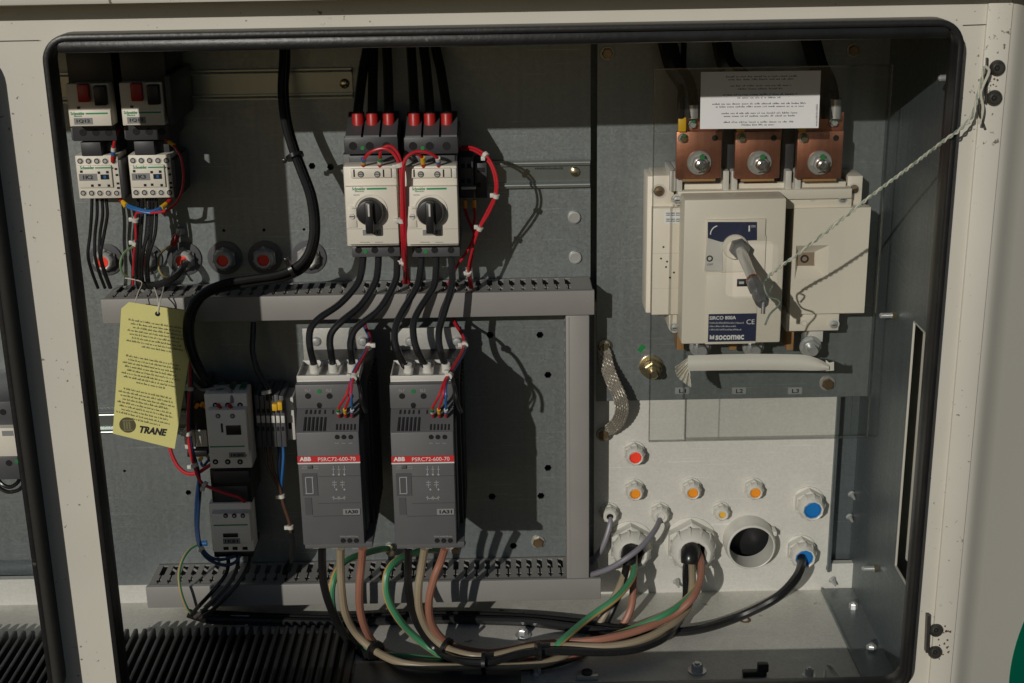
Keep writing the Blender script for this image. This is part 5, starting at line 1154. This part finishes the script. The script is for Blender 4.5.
for i, (x, m, w_) in enumerate(((265, wbrn, 'left brown'), (270, wbrn, 'right brown'), (278.5, wdblu, 'dark blue'), (282.5, wblu, 'bright blue'))):
    wire('control_wire', '%s wire hanging from the terminal blocks beside the left soft starter' % w_, 'wire', [(x, 444, .04), (x+1.0, 454, .045), (x+(3 if i < 2 else .3), 468, .05), (279+i*.8, 488, .052-.003*(i > 1)), (283+i*.5, 504, .052-.003*(i > 1)), (289+i*.4, 522, .05-.003*(i > 1)), (291+i*.3, 536, .048-.003*(i > 1))][:(9 if i < 2 else 5)], .0017, m, 'wires below the terminal blocks', ties=(((.58, nylon), (.9, nylon)) if i == 1 else ()), tie_r=.003)
wire('control_cable', 'black cable sheath continuing the terminal block wires into the lower duct', 'cable', [(291.5, 532, .048), (293, 545, .046), (291, 558, .042), (286, 568, .034), (284, 580, .03)], .0034, wblk)
# ------------------------------------------------------------------ floor: ribbed mat, clips, bolts
def ribmat(label, x0, x1, d0, d1):
    t = thing('ribbed_mat', label, 'ribbed panel', Vector((x0, -d0, ZF)), 'black ribbed floor panels')
    b = B(blk); b.box(x0, x1, d0, d1, ZF+.0005, ZF+.010, .001); b.obj('base', t)
    b = B(heat); x = x0+.003
    while x < x1-.006:
        b.box(x, x+.0048, d0+.001, d1, ZF+.009, ZF+.0215, .0015); x += .0102
    b.obj('ribs', t)
a = F(118, 627, .0215); c = F(356, 632, .0215)
ribmat('black ribbed panel lying on the floor in the main opening', P(100, 640, .18).x, c.x, .096, .296)
ribmat('black ribbed panel seen in the left hand opening', LX0+.1, P(100, 640, .18).x-.03, .096, .296)
b = B(dk); b.box(c.x+.003, F(520, 650).x, .165, .29, ZF+.0005, ZF+.014, .002); tagp(b.obj('floor_shade_slab'), 'dark slab added for the shade on the floor right of the black ribbed panel', 'shade patch')  # dark slab put in for the shade lying on this floor
FB = 'zinc bolts on the cabinet floor'
def floorbolt(px, py, r, label, m=steel):
    t = thing('floor_bolt', label, 'bolt', F(px, py), FB); o = F(px, py); uu = mpp(px, py, .1)
    k = B(m); k.lathe(o, [(r*1.6*uu, 0), (r*1.6*uu, .0015)], 20, Vector((0, 0, 1))); k.obj('washer', t)
    k = B(m); k.lathe(o, [(r*uu, .0015), (r*uu, .008), (r*.85*uu, .0092)], 6, Vector((0, 0, 1))); k.lathe(o, [(r*.5*uu, .009), (r*.45*uu, .011)], 12, Vector((0, 0, 1))); k.obj('hex_head', t)
floorbolt(523, 636, 5, 'zinc bolt on the floor just in front of the thick black cable')
floorbolt(697, 671, 5.5, 'zinc bolt at the front edge of the floor below the open ring fitting')
floorbolt(853, 610, 4.5, 'zinc bolt on the dark side sheet, the one nearer the back')
floorbolt(871, 652, 4.8, 'zinc bolt on the dark side sheet, the one nearer the front')
floorbolt(537, 674, 4, 'zinc bolt half hidden below the bundled motor cables')
floorbolt(809, 676, 4, 'zinc bolt beside the bent grey rod at the front right')
t = thing('cage_nut', 'pale square cage nut with a dark hole at the front of the floor', 'nut', F(587, 678))
b = B(steel); q = F(587, 678); b.box(q.x-.012, q.x+.012, -q.y-.006, -q.y+.006, ZF+.0005, ZF+.006, .001); b.obj('clip', t); b = B(iron); b.lathe(q, [(.006, .006), (.006, .0085)], 16, Vector((0, 0, 1))); b.obj('nut', t)
b = B(blk); q = F(757, 676); b.box(q.x-.016, q.x+.010, -q.y-.004, -q.y+.004, ZF+.0005, ZF+.007, .001); b.box(q.x+.0, q.x+.012, -q.y-.004, -q.y+.004, ZF+.006, ZF+.016, .0015); tagp(b.obj('plastic_clip'), 'small black plastic clip standing on the floor near the front edge', 'clip')
q = F(745, 620); b = B(rust); b.lathe(q, [(.007, 0), (.007, .0006), (.004, .0006), (.004, 0)], 20, Vector((0, 0, 1)), cap=False); b.use(galv); b.lathe(q, [(.0035, 0), (.0035, .0008)], 16, Vector((0, 0, 1))); tagp(b.obj('hole_plug'), 'rust rimmed round plug in the floor in front of the open ring fitting', 'plug')
wire('bent_rod', 'thin bent grey rod rising at the front right of the floor', 'rod', [(824, 680, -.003), (826, 667, .17), (832, 666, .18), (839, 674, .20), (850, 690, .24)], .0018, whg)
# self tapping screws
def tapper(px, py, d, label):
    o = P(px, py, d); k = B(steel); k.lathe(o, [(.0045, 0), (.0045, .0012), (.0030, .0022), (.0022, .006), (.0012, .0105)], 10, Vector((.25, -1, -.35))); tagp(k.obj('screw_tip'), label, 'screw', 'bright screw tips')
tapper(676, 581, 0, 'bright screw tip on the kick strip between the two large glands')
tapper(832, 579.5, 0, 'bright screw tip on the kick strip right of the thick black cable')
tapper(851, 493.5, -.018, 'bright screw tip high on the blue grey strip at the right')
tapper(849, 516, -.018, 'bright screw tip below another on the blue grey strip at the right')
tapper(865, 560, -.018, 'bright screw tip at the foot of the blue grey strip')
tapper(886, 358, -.0, 'bright screw tip in the gap beside the switch plate')
def wallstud(px, py, d, label):
    # stands on the right side wall and points left
    o = P(px, py, d); o = Vector((XW, o.y, o.z)); k = B(brass); k.lathe(o, [(.0045, 0), (.0045, .004), (.004, .0045)], 6, Vector((-1, 0, 0))); k.use(steel); k.lathe(o, [(.003, .004), (.003, .016), (.0015, .018)], 12, Vector((-1, 0, 0))); tagp(k.obj('wall_stud'), label, 'stud', 'studs on the right side wall')
wallstud(912, 315, .10, 'zinc stud pointing left from the side wall above the tall cutout')
wallstud(898, 568, .10, 'zinc stud pointing left at the lower corner of the tall cutout')
wallstud(944, 78, .24, 'brass stud in the dark upper corner of the side wall')
# ------------------------------------------------------------------ left-hand compartment
b = B(zinc); b.box(LX0+.03, XL-.115, -.004, -.001, P(20, 560, 0).z, ZT+.03); tagp(b.obj('mounting_plate'), 'grey zinc mounting plate in the left hand opening', 'mounting plate')
t = thing('motor_breaker', 'breaker half hidden at the left picture edge, white front between charcoal terminal rows', 'circuit breaker', P(0, 480, 0))
D = .10
b = B(dk2); b.fbox(-40, 402, 14, 428, .008, D, .001); b.fbox(-38, 457, 19, 480, .0085, D, .001); b.obj('housing', t)
b = B(wh); b.fbox(-40, 428.5, 17, 457, .0088, D+.01, .001); b.obj('front_cover', t)
for x, y in ((3, 412), (-12, 412), (9, 463), (-6, 463)):
    k = B(hole_m); k.disc(x, y, D, 3.2, .0005, 16); k.obj('terminal_hole', t)
for x, y in ((13, 409), (17, 461)):
    k = B(green_dot); k.disc(x, y, D, 2.2, .0007, 9); k.obj('paint_dot', t)
b = B(grey_lab); b.fbox(2, 431, 13, 436, D+.009, D+.0106, 0); b.obj('name_plate', t)
b = B(yellow); b.pprism([(7, 394), (13, 394), (10.5, 388)], .05, .0505); tagp(b.obj('warning_sticker'), 'tiny yellow triangle sticker above the half hidden breaker', 'sticker')
wire('control_wire', 'upper of two black wires looping below the half hidden breaker', 'wire', [(-4, 476, .09), (2, 484, .095), (10, 487, .095), (18, 482, .09), (20, 474, .08)], .0022, wblk, 'black wires in the left opening')
wire('control_wire', 'lower of two black wires looping below the half hidden breaker', 'wire', [(-8, 478, .09), (0, 488, .092), (10, 492, .092), (22, 487, .088), (26, 470, .07)], .0022, wblk, 'black wires in the left opening')
# ------------------------------------------------------------------ light
sdir = Vector((.45, 1.0, -.39)).normalized()
sun = bpy.data.lights.new('sun', 'SUN'); sun.energy = 5.0; sun.angle = math.radians(.5); sun.color = (1.0, .955, .875)
so = bpy.data.objects.new('sun', sun); COL.objects.link(so); so.rotation_euler = (-sdir).to_track_quat('Z', 'Y').to_euler(); so.location = (-2, -3, 2)
w = bpy.data.worlds.new('World'); S.world = w; w.use_nodes = True
n = w.node_tree.nodes; bg = n['Background']; sky = n.new('ShaderNodeTexSky'); sky.sky_type = 'NISHITA'; sky.sun_disc = False; sky.dust_density = .4; sky.ozone_density = 2.5
ts = -sdir; sky.sun_elevation = math.asin(ts.z); sky.sun_rotation = math.atan2(ts.x, ts.y)
w.node_tree.links.new(sky.outputs[0], bg.inputs['Color']); bg.inputs['Strength'].default_value = .065
S.view_settings.view_transform = 'Standard'; S.view_settings.look = 'None'; S.view_settings.exposure = -1.35; S.view_settings.gamma = 1; S.view_settings.use_curve_mapping = False
